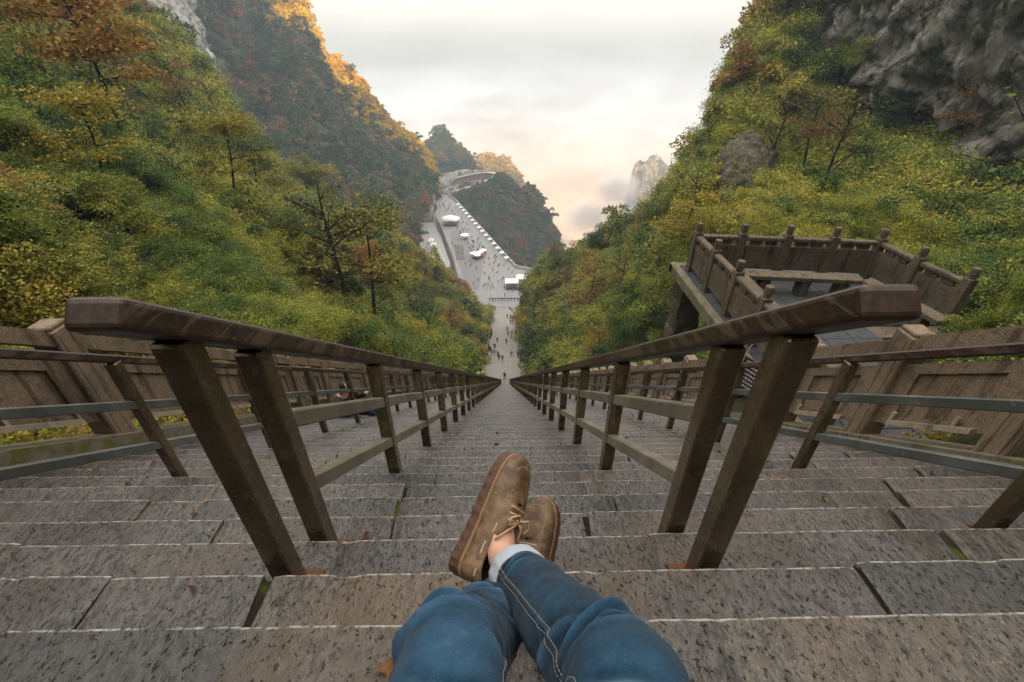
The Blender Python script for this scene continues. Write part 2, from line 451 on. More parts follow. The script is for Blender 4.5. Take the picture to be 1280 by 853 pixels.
# the mountain on the left behind the first spur
mt, mb = np.array(MTN_TOP, float), np.array(MTN_BOT, float)
rows = [mb + np.array((0, -4, -25))] + lerp_rows(mb, mt, [0, .22, .45, .68, .86, 1.0], (6, 6, -6))
rows.append(mt + np.array((-18, 22, -14))); rows.append(mt + np.array((-45, 60, -90)))
M_MTN = mat_rock('left_mountain_ground', (.05, .05, .03), (.16, .15, .12), (.035, .035, .025), scale=.09, veg=(.04, .045, .015))
mtn, G_mtn = sheet('left_mountain', rows, 210, 150, M_MTN, 4.5, 34, 7.7, octs=6, edge_fix=12, mound=((7.0, 22.0),))

OUTCROP_ROWS = [[(14.0, 29.6, -9.3), (13.2, 26.2, -8.1), (13.9, 25.7, -8.0), (15.4, 26.9, -7.9), (18.7, 31.2, -8.6)], [(14.6, 31.7, -7.9), (13.7, 28.2, -6.9), (14.8, 28.3, -6.7), (16.4, 29.4, -6.7), (20.1, 34.2, -7.6)], [(16.0, 35.4, -6.8), (15.2, 31.8, -5.8), (16.3, 32.0, -5.5), (18.3, 33.7, -5.6), (22.1, 38.3, -6.8)], [(20.4, 44.3, -6.8), (20.3, 42.5, -5.9), (21.5, 42.7, -5.5), (23.3, 43.7, -5.8), (26.4, 46.3, -7.2)]]
PALE_ROWS = [[(-128.1, 195.2, -19.8), (-116.4, 186.0, -18.9), (-110.5, 189.0, -17.9), (-111.9, 206.0, -17.6)], [(-141.8, 214.2, -2.2), (-123.5, 198.8, -3.3), (-115.2, 200.3, -4.6), (-118.4, 220.6, -6.4)], [(-153.4, 228.0, 11.1), (-130.7, 210.6, 10.7), (-120.3, 212.2, 9.8), (-126.8, 238.1, 8.8)], [(-164.9, 246.6, 28.0), (-138.2, 226.2, 26.9), (-127.5, 230.3, 26.2), (-134.7, 259.6, 26.8)]]
pale, G_pale = sheet('pale_cliff_face', PALE_ROWS, 70, 70, M_ROCK_PALE, 3.0, 14, 5.2, octs=6, rough=.6, strata=1.4)
outcrop, G_out = sheet('rock_outcrop', (np.array(OUTCROP_ROWS) + np.array((.85, 2.0, -1.5))).tolist(), 110, 110, M_ROCK_BROWN, .30, 1.6, 6.6, octs=6, rough=.6, strata=.30)

def ridge_rows(topl, front, back, drop, n=5):
    t = np.array(topl, float); rows = []
    for w in np.linspace(1, 0, n): rows.append(t + np.array(front) * w + np.array((0, 0, -drop)) * (w ** .8))
    rows.append(t + np.array(back) * .3 + np.array((0, 0, -drop * .3))); rows.append(t + np.array(back) + np.array((0, 0, -drop)))
    return rows
peak, G_peak = sheet('pointed_hill', ridge_rows(PEAK_TOP, (4, -62, 0), (0, 60, 0), 95), 90, 60, M_MTN, 3.0, 20, 3.3)
gold, G_gold = sheet('golden_hill', ridge_rows(GOLD_TOP, (4, -50, 0), (0, 60, 0), 90), 80, 50, M_ROCK_SUNLIT, 4.5, 16, 5.5, octs=6)
dark, G_dark = sheet('shaded_hill', ridge_rows(DARK_TOP, (-14, -78, 0), (6, 40, 0), 80, 6), 110, 80, M_MTN, 3.0, 22, 6.2)
pin, G_pin = sheet('rock_pinnacle', ridge_rows(PIN_TOP, (0, -30, 0), (0, 60, 0), 170), 130, 110, M_PIN, 8.0, 36, 8.2, octs=7, rough=.58)

# the rest of the mountain, behind the viewer: it keeps the stairs in shade
e_s = np.array((-math.sin(SUN_AZ), -math.cos(SUN_AZ)))      # the way the sunlight travels over the ground
e_l = np.array((e_s[1], -e_s[0]))
crest = []
for l, z in [(-420,150),(-250,170),(-120,175),(-40,172),(20,150),(50,126),(75,92),(100,68),(140,58),(180,56),(230,44),(300,36),(420,30)]:
    q = e_s * -78 + e_l * l; crest.append((q[0], q[1], z - 19))
cr = np.array(crest)
off = np.array((e_s[0], e_s[1], 0))
rows = []
for w, dz in ((46, None), (34, -75), (20, -28), (8, -8), (0, 0), (-40, -25), (-120, -90)):
    r = cr + off * w
    if dz is None: r[:, 2] = np.minimum(cr[:, 2] - 60, 5)
    else: r[:, 2] = r[:, 2] + dz
    rows.append(r)
rear, G_rear = sheet('rear_mountain', rows, 90, 50, M_ROCK_DARK, 3.0, 25, 9.1, octs=4)
# valley floor under everything
bpy_ground = MB().add([(-500,-500,-330),(500,-500,-330),(500,400,-330),(-500,400,-330)], [(0,1,2,3)]).build('valley_floor', M_SOIL)
tag(bpy_ground, kind='structure')
# ------------------------------------------------------------------ foliage prototypes
GREEN_STOPS = [(0, (.022, .052, .014)), (.35, (.050, .092, .020)), (.62, (.105, .135, .024)), (.85, (.19, .165, .03)), (1, (.24, .15, .03))]
M_BAMBOO = mat_leaf('bamboo_leaf', [(0, (.030, .068, .018)), (.24, (.080, .135, .027)), (.46, (.17, .215, .035)), (.72, (.30, .305, .045)), (1, (.38, .33, .05))], 11, gain=(.32, 1.65))
M_SHRUB = mat_leaf('mixed_shrub_leaf', [(0, (.032, .068, .019)), (.3, (.095, .135, .030)), (.56, (.22, .225, .044)), (.84, (.37, .30, .046)), (.97, (.36, .20, .04)), (1, (.26, .11, .045))], 14, gain=(.32, 1.6))
M_FOREST = mat_leaf('far_forest_leaf', [(0, (.030, .060, .026)), (.45, (.075, .105, .034)), (.72, (.15, .135, .042)), (.9, (.23, .13, .042)), (1, (.25, .10, .042))], 30, trans=.15, gain=(.32, 1.65))
M_SUNLIT_GOLDLEAF = mat_leaf('sunlit_gold_leaf', [(0, (.45, .30, .012)), (.5, (.62, .42, .016)), (1, (.62, .33, .025))], 30, trans=.15)  # autumn leaves, the low sun's gold put into their colour
def tree_leaf(name, cols, **k): return mat_leaf(name, [(0, cols[0]), (.5, cols[1]), (1, cols[2])], 6, **k)
M_TREE_GREEN = tree_leaf('green_tree_leaf', ((.025, .055, .015), (.06, .10, .022), (.12, .14, .028)))
M_TREE_YELLOW = tree_leaf('yellow_tree_leaf', ((.13, .145, .025), (.29, .25, .03), (.42, .30, .035)))
M_TREE_ORANGE = tree_leaf('orange_tree_leaf', ((.20, .125, .028), (.32, .17, .03), (.34, .13, .03)))
M_TREE_RUST = tree_leaf('rust_tree_leaf', ((.11, .095, .032), (.19, .125, .038), (.24, .12, .04)))
M_TREE_DARK = tree_leaf('dark_evergreen_leaf', ((.014, .032, .012), (.025, .048, .016), (.05, .07, .02)))
M_BARK = plain('bark', (.028, .021, .016), .9, vary=.5, scale=8)

def leaf_mesh(P, D, S, W, name, mat, roll=None, seed=0):
    """one folded rhombus per leaf: base points P, directions D, lengths S, half widths W"""
    r = np.random.default_rng(seed); n = len(P)
    D = D / (np.linalg.norm(D, axis=1, keepdims=True) + 1e-9)
    A = r.normal(size=(n, 3)) * .55 + np.array((0, 0, 1.0))
    side = np.cross(D, A); side /= np.linalg.norm(side, axis=1, keepdims=True) + 1e-9
    nrm = np.cross(side, D)
    S = S[:, None]; W = W[:, None]
    V = np.stack([P, P + D * S * .45 + side * W - nrm * W * .25, P + D * S - nrm * S * .12, P + D * S * .45 - side * W - nrm * W * .25], 1).reshape(-1, 3)
    F = np.arange(n * 4).reshape(n, 4)
    return new_mesh(name, V, F, (mat,))

def shrub_mesh(name, seed, n, R, H, ll, lw, mat, stems=26, droop=.9):
    """clump of arching leafy stems, about 2R wide and H high"""
    r = np.random.default_rng(seed)
    az = r.uniform(0, 2 * math.pi, stems); reach = R * r.uniform(.25, 1.0, stems) ** .7; hh = H * r.uniform(.55, 1.05, stems)
    s = r.integers(0, stems, n); t = r.uniform(.28, 1.0, n) ** .75
    rr = reach[s] * t ** 1.25
    x = rr * np.cos(az[s]); y = rr * np.sin(az[s]); z = hh[s] * (1.75 * t - droop * t ** 2)
    J = r.normal(size=(n, 3)) * np.array((.13, .13, .09)) * R
    P = np.stack([x, y, z], 1) + J
    D = np.stack([np.cos(az[s]), np.sin(az[s]), np.full(n, -.15) - .6 * (t - .5)], 1) + r.normal(size=(n, 3)) * .55
    return leaf_mesh(P, D, ll * r.uniform(.6, 1.3, n), lw * r.uniform(.7, 1.3, n), name, mat, seed=seed + 1)

def crown_lump_mesh(name, seed, n, R, H, ll, lw, mat, lumps=7):
    """broadleaf mass: leaves on the outer parts of several lumps"""
    r = np.random.default_rng(seed)
    C = r.normal(size=(lumps, 3)) * np.array((R * .45, R * .45, H * .22)) + np.array((0, 0, H * .5))
    rad = R * r.uniform(.3, .6, lumps); k = r.integers(0, lumps, n)
    d = r.normal(size=(n, 3)); d /= np.linalg.norm(d, axis=1, keepdims=True)
    d[:, 2] = np.abs(d[:, 2]) * 1.0 - .25
    P = C[k] + d * rad[k][:, None] * r.uniform(.6, 1.05, n)[:, None] * np.array((1, 1, .75))
    D = d * .6 + r.normal(size=(n, 3)) * .6 + np.array((0, 0, -.25))
    return leaf_mesh(P, D, ll * r.uniform(.6, 1.3, n), lw * r.uniform(.7, 1.3, n), name, mat, seed=seed + 1)

PROTO = []      # (object, class)
def proto(name, me):
    o = bpy.data.objects.new(name, me); PROTO.append(o); return len(PROTO) - 1
near_b = [proto('bamboo_clump_near', shrub_mesh('bamboo_near', 10 + i, 6000, 1.0, 1.15, .095, .0105, M_BAMBOO, 44)) for i in range(3)]
near_s = [proto('shrub_near', crown_lump_mesh('shrub_near', 20 + i, 3600, 1.0, 1.3, .075, .026, M_SHRUB, 11)) for i in range(2)]
mid_b = [proto('bamboo_clump_mid', shrub_mesh('bamboo_mid', 30 + i, 3200, 1.0, 1.1, .125, .0175, M_BAMBOO, 34)) for i in range(3)]
mid_s = [proto('shrub_mid', crown_lump_mesh('shrub_mid', 40 + i, 2200, 1.0, 1.4, .105, .038, M_SHRUB, 9)) for i in range(3)]
far_f = [proto('forest_clump', crown_lump_mesh('forest_clump', 50 + i, 1000, 1.0, 1.7, .17, .065, M_FOREST, 7)) for i in range(3)]
sunlit_gold_f = [proto('sunlit_gold_clump', crown_lump_mesh('sunlit_gold_clump', 60 + i, 700, 1.0, 1.5, .2, .08, M_SUNLIT_GOLDLEAF, 6)) for i in range(2)]

# camera frame test for planning density: dense where the photograph looks, thin elsewhere
_p = math.radians(33.4)
def in_view(P, mx=.30, my=.25):
    d = P[:, 1] * math.cos(_p) - P[:, 2] * math.sin(_p); u = P[:, 1] * math.sin(_p) + P[:, 2] * math.cos(_p)
    return (d > .5) & (np.abs(P[:, 0]) < d * (1.125 + mx)) & (np.abs(u) < d * (.75 + my))

def surface_points(G, n, rg):
    """n random points, evenly by area, on a vertex grid"""
    A, B, C, D = G[:-1, :-1], G[:-1, 1:], G[1:, 1:], G[1:, :-1]
    N = np.cross(C - A, D - B); area = .5 * np.linalg.norm(N, axis=2); Nn = N / (2 * area[..., None] + 1e-9)
    w = area.ravel() / area.sum()
    k = rg.choice(len(w), n, p=w); a, b = rg.random(n)[:, None], rg.random(n)[:, None]
    q = lambda M: M.reshape(-1, 3)[k]
    P = q(A) * (1-a) * (1-b) + q(B) * a * (1-b) + q(C) * a * b + q(D) * (1-a) * b
    Nn = Nn.reshape(-1, 3)[k]
    Nn[Nn[:, 2] < 0] *= -1
    return P, Nn, area.sum()

def gn_scatter(name, P, rot, scl, idx, protos, kind='stuff'):
    """scatter object: a point per plant, the plants set on it by geometry nodes"""
    me = bpy.data.meshes.new(name); me.vertices.add(len(P)); me.vertices.foreach_set('co', P.astype(np.float32).ravel())
    a = me.attributes.new('rot', 'FLOAT_VECTOR', 'POINT'); a.data.foreach_set('vector', rot.astype(np.float32).ravel())
    a = me.attributes.new('scl', 'FLOAT_VECTOR', 'POINT'); a.data.foreach_set('vector', scl.astype(np.float32).ravel())
    a = me.attributes.new('idx', 'INT', 'POINT'); a.data.foreach_set('value', idx.astype(np.int32))
    o = link(name, me); tag(o, kind=kind)
    ng = bpy.data.node_groups.new(name, 'GeometryNodeTree')
    ng.interface.new_socket('Geometry', in_out='INPUT', socket_type='NodeSocketGeometry')
    ng.interface.new_socket('Geometry', in_out='OUTPUT', socket_type='NodeSocketGeometry')
    nd = ng.nodes; L = ng.links.new
    gi = nd.new('NodeGroupInput'); go = nd.new('NodeGroupOutput')
    def nattr(n, t):
        x = nd.new('GeometryNodeInputNamedAttribute'); x.data_type = t; x.inputs[0].default_value = n; return x.outputs[0]
    g2i = nd.new('GeometryNodeGeometryToInstance')
    for ob in reversed(protos):
        oi = nd.new('GeometryNodeObjectInfo'); oi.inputs['Object'].default_value = ob; oi.inputs['As Instance'].default_value = False
        L(oi.outputs['Geometry'], g2i.inputs[0])
    iop = nd.new('GeometryNodeInstanceOnPoints')
    L(gi.outputs[0], iop.inputs['Points']); L(g2i.outputs[0], iop.inputs['Instance'])
    iop.inputs['Pick Instance'].default_value = True
    L(nattr('idx', 'INT'), iop.inputs['Instance Index'])
    e2r = nd.new('FunctionNodeEulerToRotation'); L(nattr('rot', 'FLOAT_VECTOR'), e2r.inputs[0]); L(e2r.outputs[0], iop.inputs['Rotation'])
    L(nattr('scl', 'FLOAT_VECTOR'), iop.inputs['Scale'])
    L(iop.outputs[0], go.inputs[0])
    m = o.modifiers.new('scatter', 'NODES'); m.node_group = ng
    return o

def scatter(name, label, cat, G, dens, size, choose, keep=None, thin=.12, seed=1, lift=-.12, outside=None):
    """dens: plants per square metre; size(dist) -> radius; choose(P, dist, rg) -> prototype number"""
    rg = np.random.default_rng(seed)
    _, _, area = surface_points(G, 10, rg)
    P, N, _ = surface_points(G, int(area * dens), rg)
    dist = np.linalg.norm(P, axis=1)
    pr = np.clip((1.0 / size(dist)) ** 2, 0, 1) * np.where(in_view(P), 1.0, thin)
    k = rg.random(len(P)) < pr
    if keep is not None: k &= keep(P, N)
    P, N, dist = P[k], N[k], dist[k]
    n = len(P)
    s = size(dist) * np.clip(np.exp(rg.normal(size=n) * .36), .5, np.interp(dist, [20, 60], [1.15, 2.0]))
    # plants lean a little with the slope
    tilt = np.stack([np.arctan2(-N[:, 1], N[:, 2]) * .35, np.arctan2(N[:, 0], N[:, 2]) * .35, rg.uniform(0, 6.28, n)], 1)
    tilt[:, :2] += rg.normal(size=(n, 2)) * .12
    idx = choose(P, dist, rg)
    scl = np.stack([s * rg.uniform(.85, 1.15, n), s * rg.uniform(.85, 1.15, n), s * rg.uniform(.75, 1.25, n)], 1)
    P = P + N * (lift * s)[:, None]
    used = sorted(set(idx.tolist())); remap = {u: i for i, u in enumerate(used)}
    idx = np.array([remap[i] for i in idx])
    o = gn_scatter(name, P, tilt, scl, idx, [PROTO[u] for u in used])
    tag(o, label, cat)
    return n

def pick(lists, w):
    flat = [x for l in lists for x in l]; ww = np.array([w[i] / len(l) for i, l in enumerate(lists) for _ in l]); return np.array(flat), ww / ww.sum()
def patchy(P, sc, seed):
    return fbm(P, sc, 2, .5, seed)

def choose_flank(P, dist, rg):
    n = len(P); f = patchy(P, 9, 3.3) + rg.normal(size=n) * .25
    # low by the stairs and farther down the ravine the growth is mixed woodland shrub, higher up it is bamboo
    low = np.clip((-P[:, 2] - 16) / 40, 0, 1)
    bam = f > (-.50 + .75 * low)
    near = dist < 30
    nb, ns, mb_, ms = (np.array(x) for x in (near_b, near_s, mid_b, mid_s))
    return np.where(near, np.where(bam, rg.choice(nb, n), rg.choice(ns, n)), np.where(bam, rg.choice(mb_, n), rg.choice(ms, n)))

size_flank = lambda d: np.interp(d, [4, 10, 25, 60, 120], [.5, .68, .98, 1.55, 2.2])
OUTCROP_R = (32.5, 63.5, -14.5)
def off_stairs(P, N):
    k = np.abs(P[:, 0]) > 3.95 + np.where(P[:, 1] > 45, 1.05, .25) * size_flank(np.linalg.norm(P, axis=1))
    k &= P[:, 1] < 150
    k &= ~((P[:, 0] > 0) & (P[:, 0] < 9.9) & (P[:, 1] > 2.9) & (P[:, 1] < 11.8) & ((P[:, 0] < 8.0) | (P[:, 1] > 6.3)))
    k &= np.abs(((P[:, None, :] - np.array(OUTCROP_ROWS)[:3].reshape(1, -1, 3)) ** 2).sum(2).min(1)) > .7 ** 2
    return k
def keep_low_front(P, N):
    return off_stairs(P, N)
nL = scatter('left_undergrowth', 'green and yellow bamboo and shrubs covering the left slope', 'undergrowth', G_left, 2.3, size_flank, choose_flank, keep_low_front, .10, 11)
nR = scatter('right_undergrowth', 'green bamboo and shrubs covering the right slope below the cliff', 'undergrowth', G_right, 2.3, size_flank, choose_flank, keep_low_front, .10, 12)
def near_bank(P, N): return (P[:, 0] > 4.3) & (P[:, 0] < 12) & (P[:, 1] > -3) & (P[:, 1] < 7.2) & ((P[:, 0] > 6.6) | (P[:, 1] < 3.2))
scatter('terrace_bank_plants', 'leafy green and yellow plants on the bank beside the right balustrade', 'plants', G_right, 9.0, lambda d: np.full(len(d), .42), lambda P, d, rg: rg.choice(np.array(near_s + near_b), len(P)), near_bank, 1.0, 18, -.05)
PALE_SPOTS = [((-148, 205, 10), 42)]
def keep_mtn(P, N):
    k = np.ones(len(P), bool)
    f = patchy(P, 22, 5.1)
    k &= ~((f > .42) & (N[:, 2] < .62))
    k &= ((P[:, None, :] - np.array(PALE_ROWS)[:, 1:3].reshape(1, -1, 3)) ** 2).sum(2).min(1) > 12.0 ** 2
    return k
size_mtn = lambda d: np.interp(d, [100, 200, 350, 600], [1.9, 2.1, 2.3, 2.7])
ff = np.array(far_f)
def choose_mtn(P, d, rg):
    """plants near the crest take leaves with sunlight gold mixed into their colour"""
    R = crom(np.array(MTN_TOP, float), 80); dd = np.sqrt(((P[:, None, :] - R[None]) ** 2).sum(2)).min(1)
    return np.where(rg.random(len(P)) < np.clip(1.6 - dd / 26, 0, .92), rg.choice(np.array(sunlit_gold_f), len(P)), rg.choice(ff, len(P)))
nM = scatter('left_mountain_forest', 'hazy dark green forest covering the tall left mountain', 'forest', G_mtn, .9, size_mtn, choose_mtn, keep_mtn, .12, 13, -.3)
nP = scatter('pointed_hill_forest', 'blue grey forest on the pointed hill beyond the plaza', 'forest', G_peak, .9, size_mtn, lambda P, d, rg: rg.choice(ff, len(P)), lambda P, N: P[:, 2] > -136, .2, 14, -.3)
nD = scatter('shaded_hill_forest', 'dark hazy forest on the hill right of the plaza', 'forest', G_dark, .8, size_mtn, lambda P, d, rg: rg.choice(ff, len(P)), None, .2, 15, -.3)
nG = scatter('golden_hill_forest', 'sunlit golden forest on the far low hill', 'forest', G_gold, .6, size_mtn, lambda P, d, rg: rg.choice(np.array(sunlit_gold_f), len(P)), None, .2, 16, -.3)
nC = scatter('cliff_plants', 'small green plants clinging to the overhanging right cliff', 'plants', G_cliff, .5, lambda d: np.full(len(d), 1.5), lambda P, d, rg: rg.choice(np.array(mid_b), len(P)), lambda P, N: (patchy(P, 7, 8.8) > .35) & (np.abs(N[:, 2]) > .25), .2, 17)
print('scatter counts', nL, nR, nM, nP, nD, nG, nC)
# ------------------------------------------------------------------ stone and metal
def mat_step(name):
    t = NT(name)
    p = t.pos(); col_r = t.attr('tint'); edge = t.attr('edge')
    p2 = t.scaled(p, (1, .5, 1), (0, 0, .25))
    streak = t.noise(p2, 58, 6, .68, .12); speck = t.noise(p, 130, 3, .6); mid = t.noise(p, 9, 6, .6, .5); big = t.noise(p, 1.1, 4, .55)
    pit = t.step(t.noise(t.scaled(p, (1, .75, 1), (0, 0, .5)), 85, 4, .70, .15), .30, .42)
    c = t.mix(t.step(streak, .36, .62), (.021, .0195, .019), (.128, .114, .098))
    c = t.mix(t.math('MULTIPLY', t.step(mid, .42, .66), .45), c, (.135, .115, .095))
    c = t.mix(t.math('MULTIPLY', t.step(speck, .58, .72), .5), c, (.36, .34, .31))
    c = t.mix(t.math('MULTIPLY', t.math('SUBTRACT', 1.0, pit), .75), c, (.026, .022, .019))
    c = t.mix(t.math('MULTIPLY', t.step(t.noise(p, 2.6, 5, .6, .4), .54, .66), .7), c, (.048, .038, .026))      # dark damp stains
    c = t.mix(t.math('MULTIPLY', t.step(t.noise(t.scaled(p, (1, 1, 1)), 1.7, 5, .6, 1.), .60, .70), .75), c, (.045, .042, .014))   # moss film
    c = t.mix(t.math('MULTIPLY', t.step(t.noise(p, .9, 4, .6, .5), .50, .66), .42), c, (.125, .082, .050))
    tintc = t.ramp(col_r, [(0, (.44, .47, .52)), (.5, (.70, .70, .71)), (1, (.92, .85, .78))])
    c = t.mix(1.0, c, tintc, 'MULTIPLY')
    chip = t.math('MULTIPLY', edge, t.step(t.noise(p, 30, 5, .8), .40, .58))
    c = t.mix(t.math('MULTIPLY', chip, .85), c, (.54, .50, .44))  # worn chips, with the bright nosing highlight painted in too
    h = t.math('ADD', t.math('MULTIPLY', streak, .7), t.math('MULTIPLY', pit, .8)); h = t.math('ADD', h, t.math('MULTIPLY', mid, .9))
    rough = t.math('MULTIPLY_ADD', mid, .45, .16)
    t.pbr(c, rough, 0, t.bump(h, .8, .010), .5)
    return t.m
M_STEP = mat_step('worn_step_stone')

def mat_joint():
    t = NT('joint_dirt'); p = t.pos()
    n = t.noise(p, 6, 5, .6)
    c = t.mix(t.step(n, .5, .66), (.018, .015, .011), (.06, .075, .012))
    t.pbr(c, .95, 0, t.bump(t.noise(p, 60, 4, .6), .6, .01), .1); return t.m
M_JOINT = mat_joint()

def mat_granite(name, a, b, moss=.0):
    t = NT(name); p = t.pos()
    sp = t.noise(p, 170, 2, .6); mid = t.noise(p, 14, 6, .65, .4); big = t.noise(p, 1.5, 4, .6)
    c = t.mix(t.step(sp, .36, .66), a, b)
    c = t.mix(t.math('MULTIPLY', t.step(mid, .48, .7), .5), c, tuple(x * .42 for x in a))
    c = t.mix(t.math('MULTIPLY', t.step(big, .5, .72), .5), c, tuple(x * .5 for x in a))
    drip = t.noise(t.scaled(p, (9, 9, .8)), 1.3, 4, .6)
    c = t.mix(t.math('MULTIPLY', t.step(drip, .52, .66), .72), c, tuple(x * .35 for x in a))
    if moss:
        c = t.mix(t.math('MULTIPLY', t.step(t.noise(p, 5, 5, .7), .5, .62), moss), c, (.10, .105, .02))
    t.pbr(c, .8, 0, t.bump(t.math('ADD', mid, t.math('MULTIPLY', sp, .5)), .5, .006), .3)
    return t.m
M_GRANITE = mat_granite('brown_granite', (.13, .092, .062), (.34, .255, .175))
M_GRANITE_DARK = mat_granite('grey_brown_granite', (.088, .066, .046), (.185, .145, .10))
M_GRANITE_MOSS = mat_granite('mossy_granite', (.13, .11, .08), (.25, .21, .15), .85)
M_SLATE = mat_granite('blue_grey_slate', (.042, .046, .050), (.085, .09, .094))
M_GRANITE_PALE = mat_granite('pale_granite', (.28, .23, .18), (.46, .39, .31))

def mat_painted_metal(name, base, worn, rust, metal=.35, rough=.42, chips=.62):
    t = NT(name); p = t.pos()
    n = t.noise(p, 16, 7, .68, .5); f = t.noise(p, 70, 4, .6); g = t.noise(t.scaled(p, (1, 1, .35)), 5, 5, .6)
    c = t.mix(t.step(g, .35, .7), tuple(x * .72 for x in base), tuple(x * 1.3 for x in base))
    c = t.mix(t.math('MULTIPLY', t.step(n, chips, chips + .05), .8), c, worn)
    c = t.mix(t.math('MULTIPLY', t.step(t.noise(p, 9, 6, .7), .6, .72), .6), c, rust)
    c = t.mix(t.math('MULTIPLY', t.step(f, .66, .72), .55), c, worn)
    r = t.math('MULTIPLY_ADD', n, .35, rough - .14)
    t.pbr(c, r, metal, t.bump(t.math('ADD', t.step(n, chips, chips + .04), t.math('MULTIPLY', f, .4)), .25, .002), .5)
    return t.m
M_POST = mat_painted_metal('bronze_painted_steel', (.15, .112, .068), (.28, .22, .15), (.085, .042, .02), .6, .25, .60)
M_BAR = mat_painted_metal('galvanised_bar_steel', (.155, .165, .155), (.26, .26, .24), (.10, .085, .06), .5, .36)
M_BAR_IN = mat_painted_metal('tan_painted_bar_steel', (.215, .185, .14), (.33, .29, .23), (.13, .10, .06), .3, .42)
M_SHOE_PLATE = plain('rusty_plate', (.13, .055, .028), .8, .3, .4, 25)
def mat_rail():
    t = NT('peeling_brown_rail'); p = t.pos()
    s = t.scaled(p, (.6, .07, .5))
    n = t.noise(s, 34, 8, .72, .2); g = t.noise(p, 60, 4, .6)
    nx = t.n('ShaderNodeSeparateXYZ'); t.put(nx.inputs[0], t.n('ShaderNodeNewGeometry').outputs['Normal'])
    peel = t.math('MULTIPLY', t.step(n, .50, .55), t.step(t.math('ABSOLUTE', nx.outputs[0]), .85, .97))
    c = t.mix(t.step(g, .35, .7), (.026, .0135, .008), (.058, .031, .017))
    c = t.mix(t.math('MULTIPLY', peel, .85), c, (.105, .068, .042))
    c = t.mix(t.math('MULTIPLY', t.step(t.noise(s, 18, 6, .7), .62, .66), .9), c, (.014, .012, .011))
    t.pbr(c, t.math('MULTIPLY_ADD', n, .4, .30), .0, t.bump(t.math('ADD', peel, t.math('MULTIPLY', g, .2)), .35, .003), .5)
    return t.m
M_RAIL = mat_rail()

# ------------------------------------------------------------------ the stairway
T, RISE = .24, .24 * UP_SLOPE
def y_edge(n): return .56 + T * n
def z_edge(n): return -(.754 + UP_SLOPE * y_edge(n))
XL, XR = -3.34, 3.18
N_LAST = int((Y_END - .56) / T)
stairs_bed = MB()
for n in range(-9, N_LAST + 1):
    z = z_edge(n) - .012; y0, y1 = y_edge(n - 1) - .02, y_edge(n) - .02
    stairs_bed.add([(XL - .3, y0, z), (XR + .3, y0, z), (XR + .3, y1, z), (XL - .3, y1, z), (XL - .3, y1, z - RISE), (XR + .3, y1, z - RISE)], [(0, 1, 2, 3), (3, 2, 5, 4)])
stair = tag(stairs_bed.build('stairway', M_JOINT), kind='structure')

def slab_geo(n, xa, xb, segs, rg):
    """one step stone: worn nosing, slightly uneven; returns verts, faces, edge flags"""
    z = z_edge(n); y0, y1 = y_edge(n - 1) - .035, y_edge(n)
    dz = rg.normal() * .0025; tx = rg.normal() * .0015; yf = y1 + rg.normal() * .004
    skA, skB = rg.normal() * .012, rg.normal() * .012
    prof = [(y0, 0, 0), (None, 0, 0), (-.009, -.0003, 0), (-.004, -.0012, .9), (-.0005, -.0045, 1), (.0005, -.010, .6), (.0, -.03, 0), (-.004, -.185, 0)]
    V, E = [], []; cols = segs + 1
    ph = rg.uniform(0, 100)
    for i in range(cols):
        a = i / segs; x = xa + (xb - xa) * a
        w = mnoise.noise(Vector((x * 6 + ph, n * 3.1, 0))) * .0018 + mnoise.noise(Vector((x * 31 + ph, n, 4))) * .0022
        if mnoise.noise(Vector((x * 9 + ph, n * 1.7, 9))) > .5: w -= .007       # chipped nosing
        end = .006 if i in (0, segs) else 0.0
        for k, (py, pz, e) in enumerate(prof):
            sk = (skA * (1 - a) + skB * a)
            if k == 0: y = py; xx = x
            elif k == 1: y = yf - .05; xx = x + sk * .8
            else: y = yf + py + (w if k < 7 else w * .3); xx = x + sk
            zz = z + dz + tx * (a - .5) + pz + mnoise.noise(Vector((x * 3 + ph, y * 8, n))) * .003
            if end and k < 5: zz -= end * .8
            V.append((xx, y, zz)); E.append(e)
    m = len(prof); Fc = []
    for i in range(segs):
        for k in range(m - 1): Fc.append((i*m+k, (i+1)*m+k, (i+1)*m+k+1, i*m+k+1))
    Fc.append(tuple(range(m))[::-1]) if False else None
    Fc.append(tuple(k for k in range(m)) + ()); Fc.append(tuple(segs*m + k for k in range(m))[::-1])
    return V, [f for f in Fc if f], E

def set_attr(me, name, vals):
    a = me.attributes.new(name, 'FLOAT', 'POINT'); a.data.foreach_set('value', np.asarray(vals, np.float32))

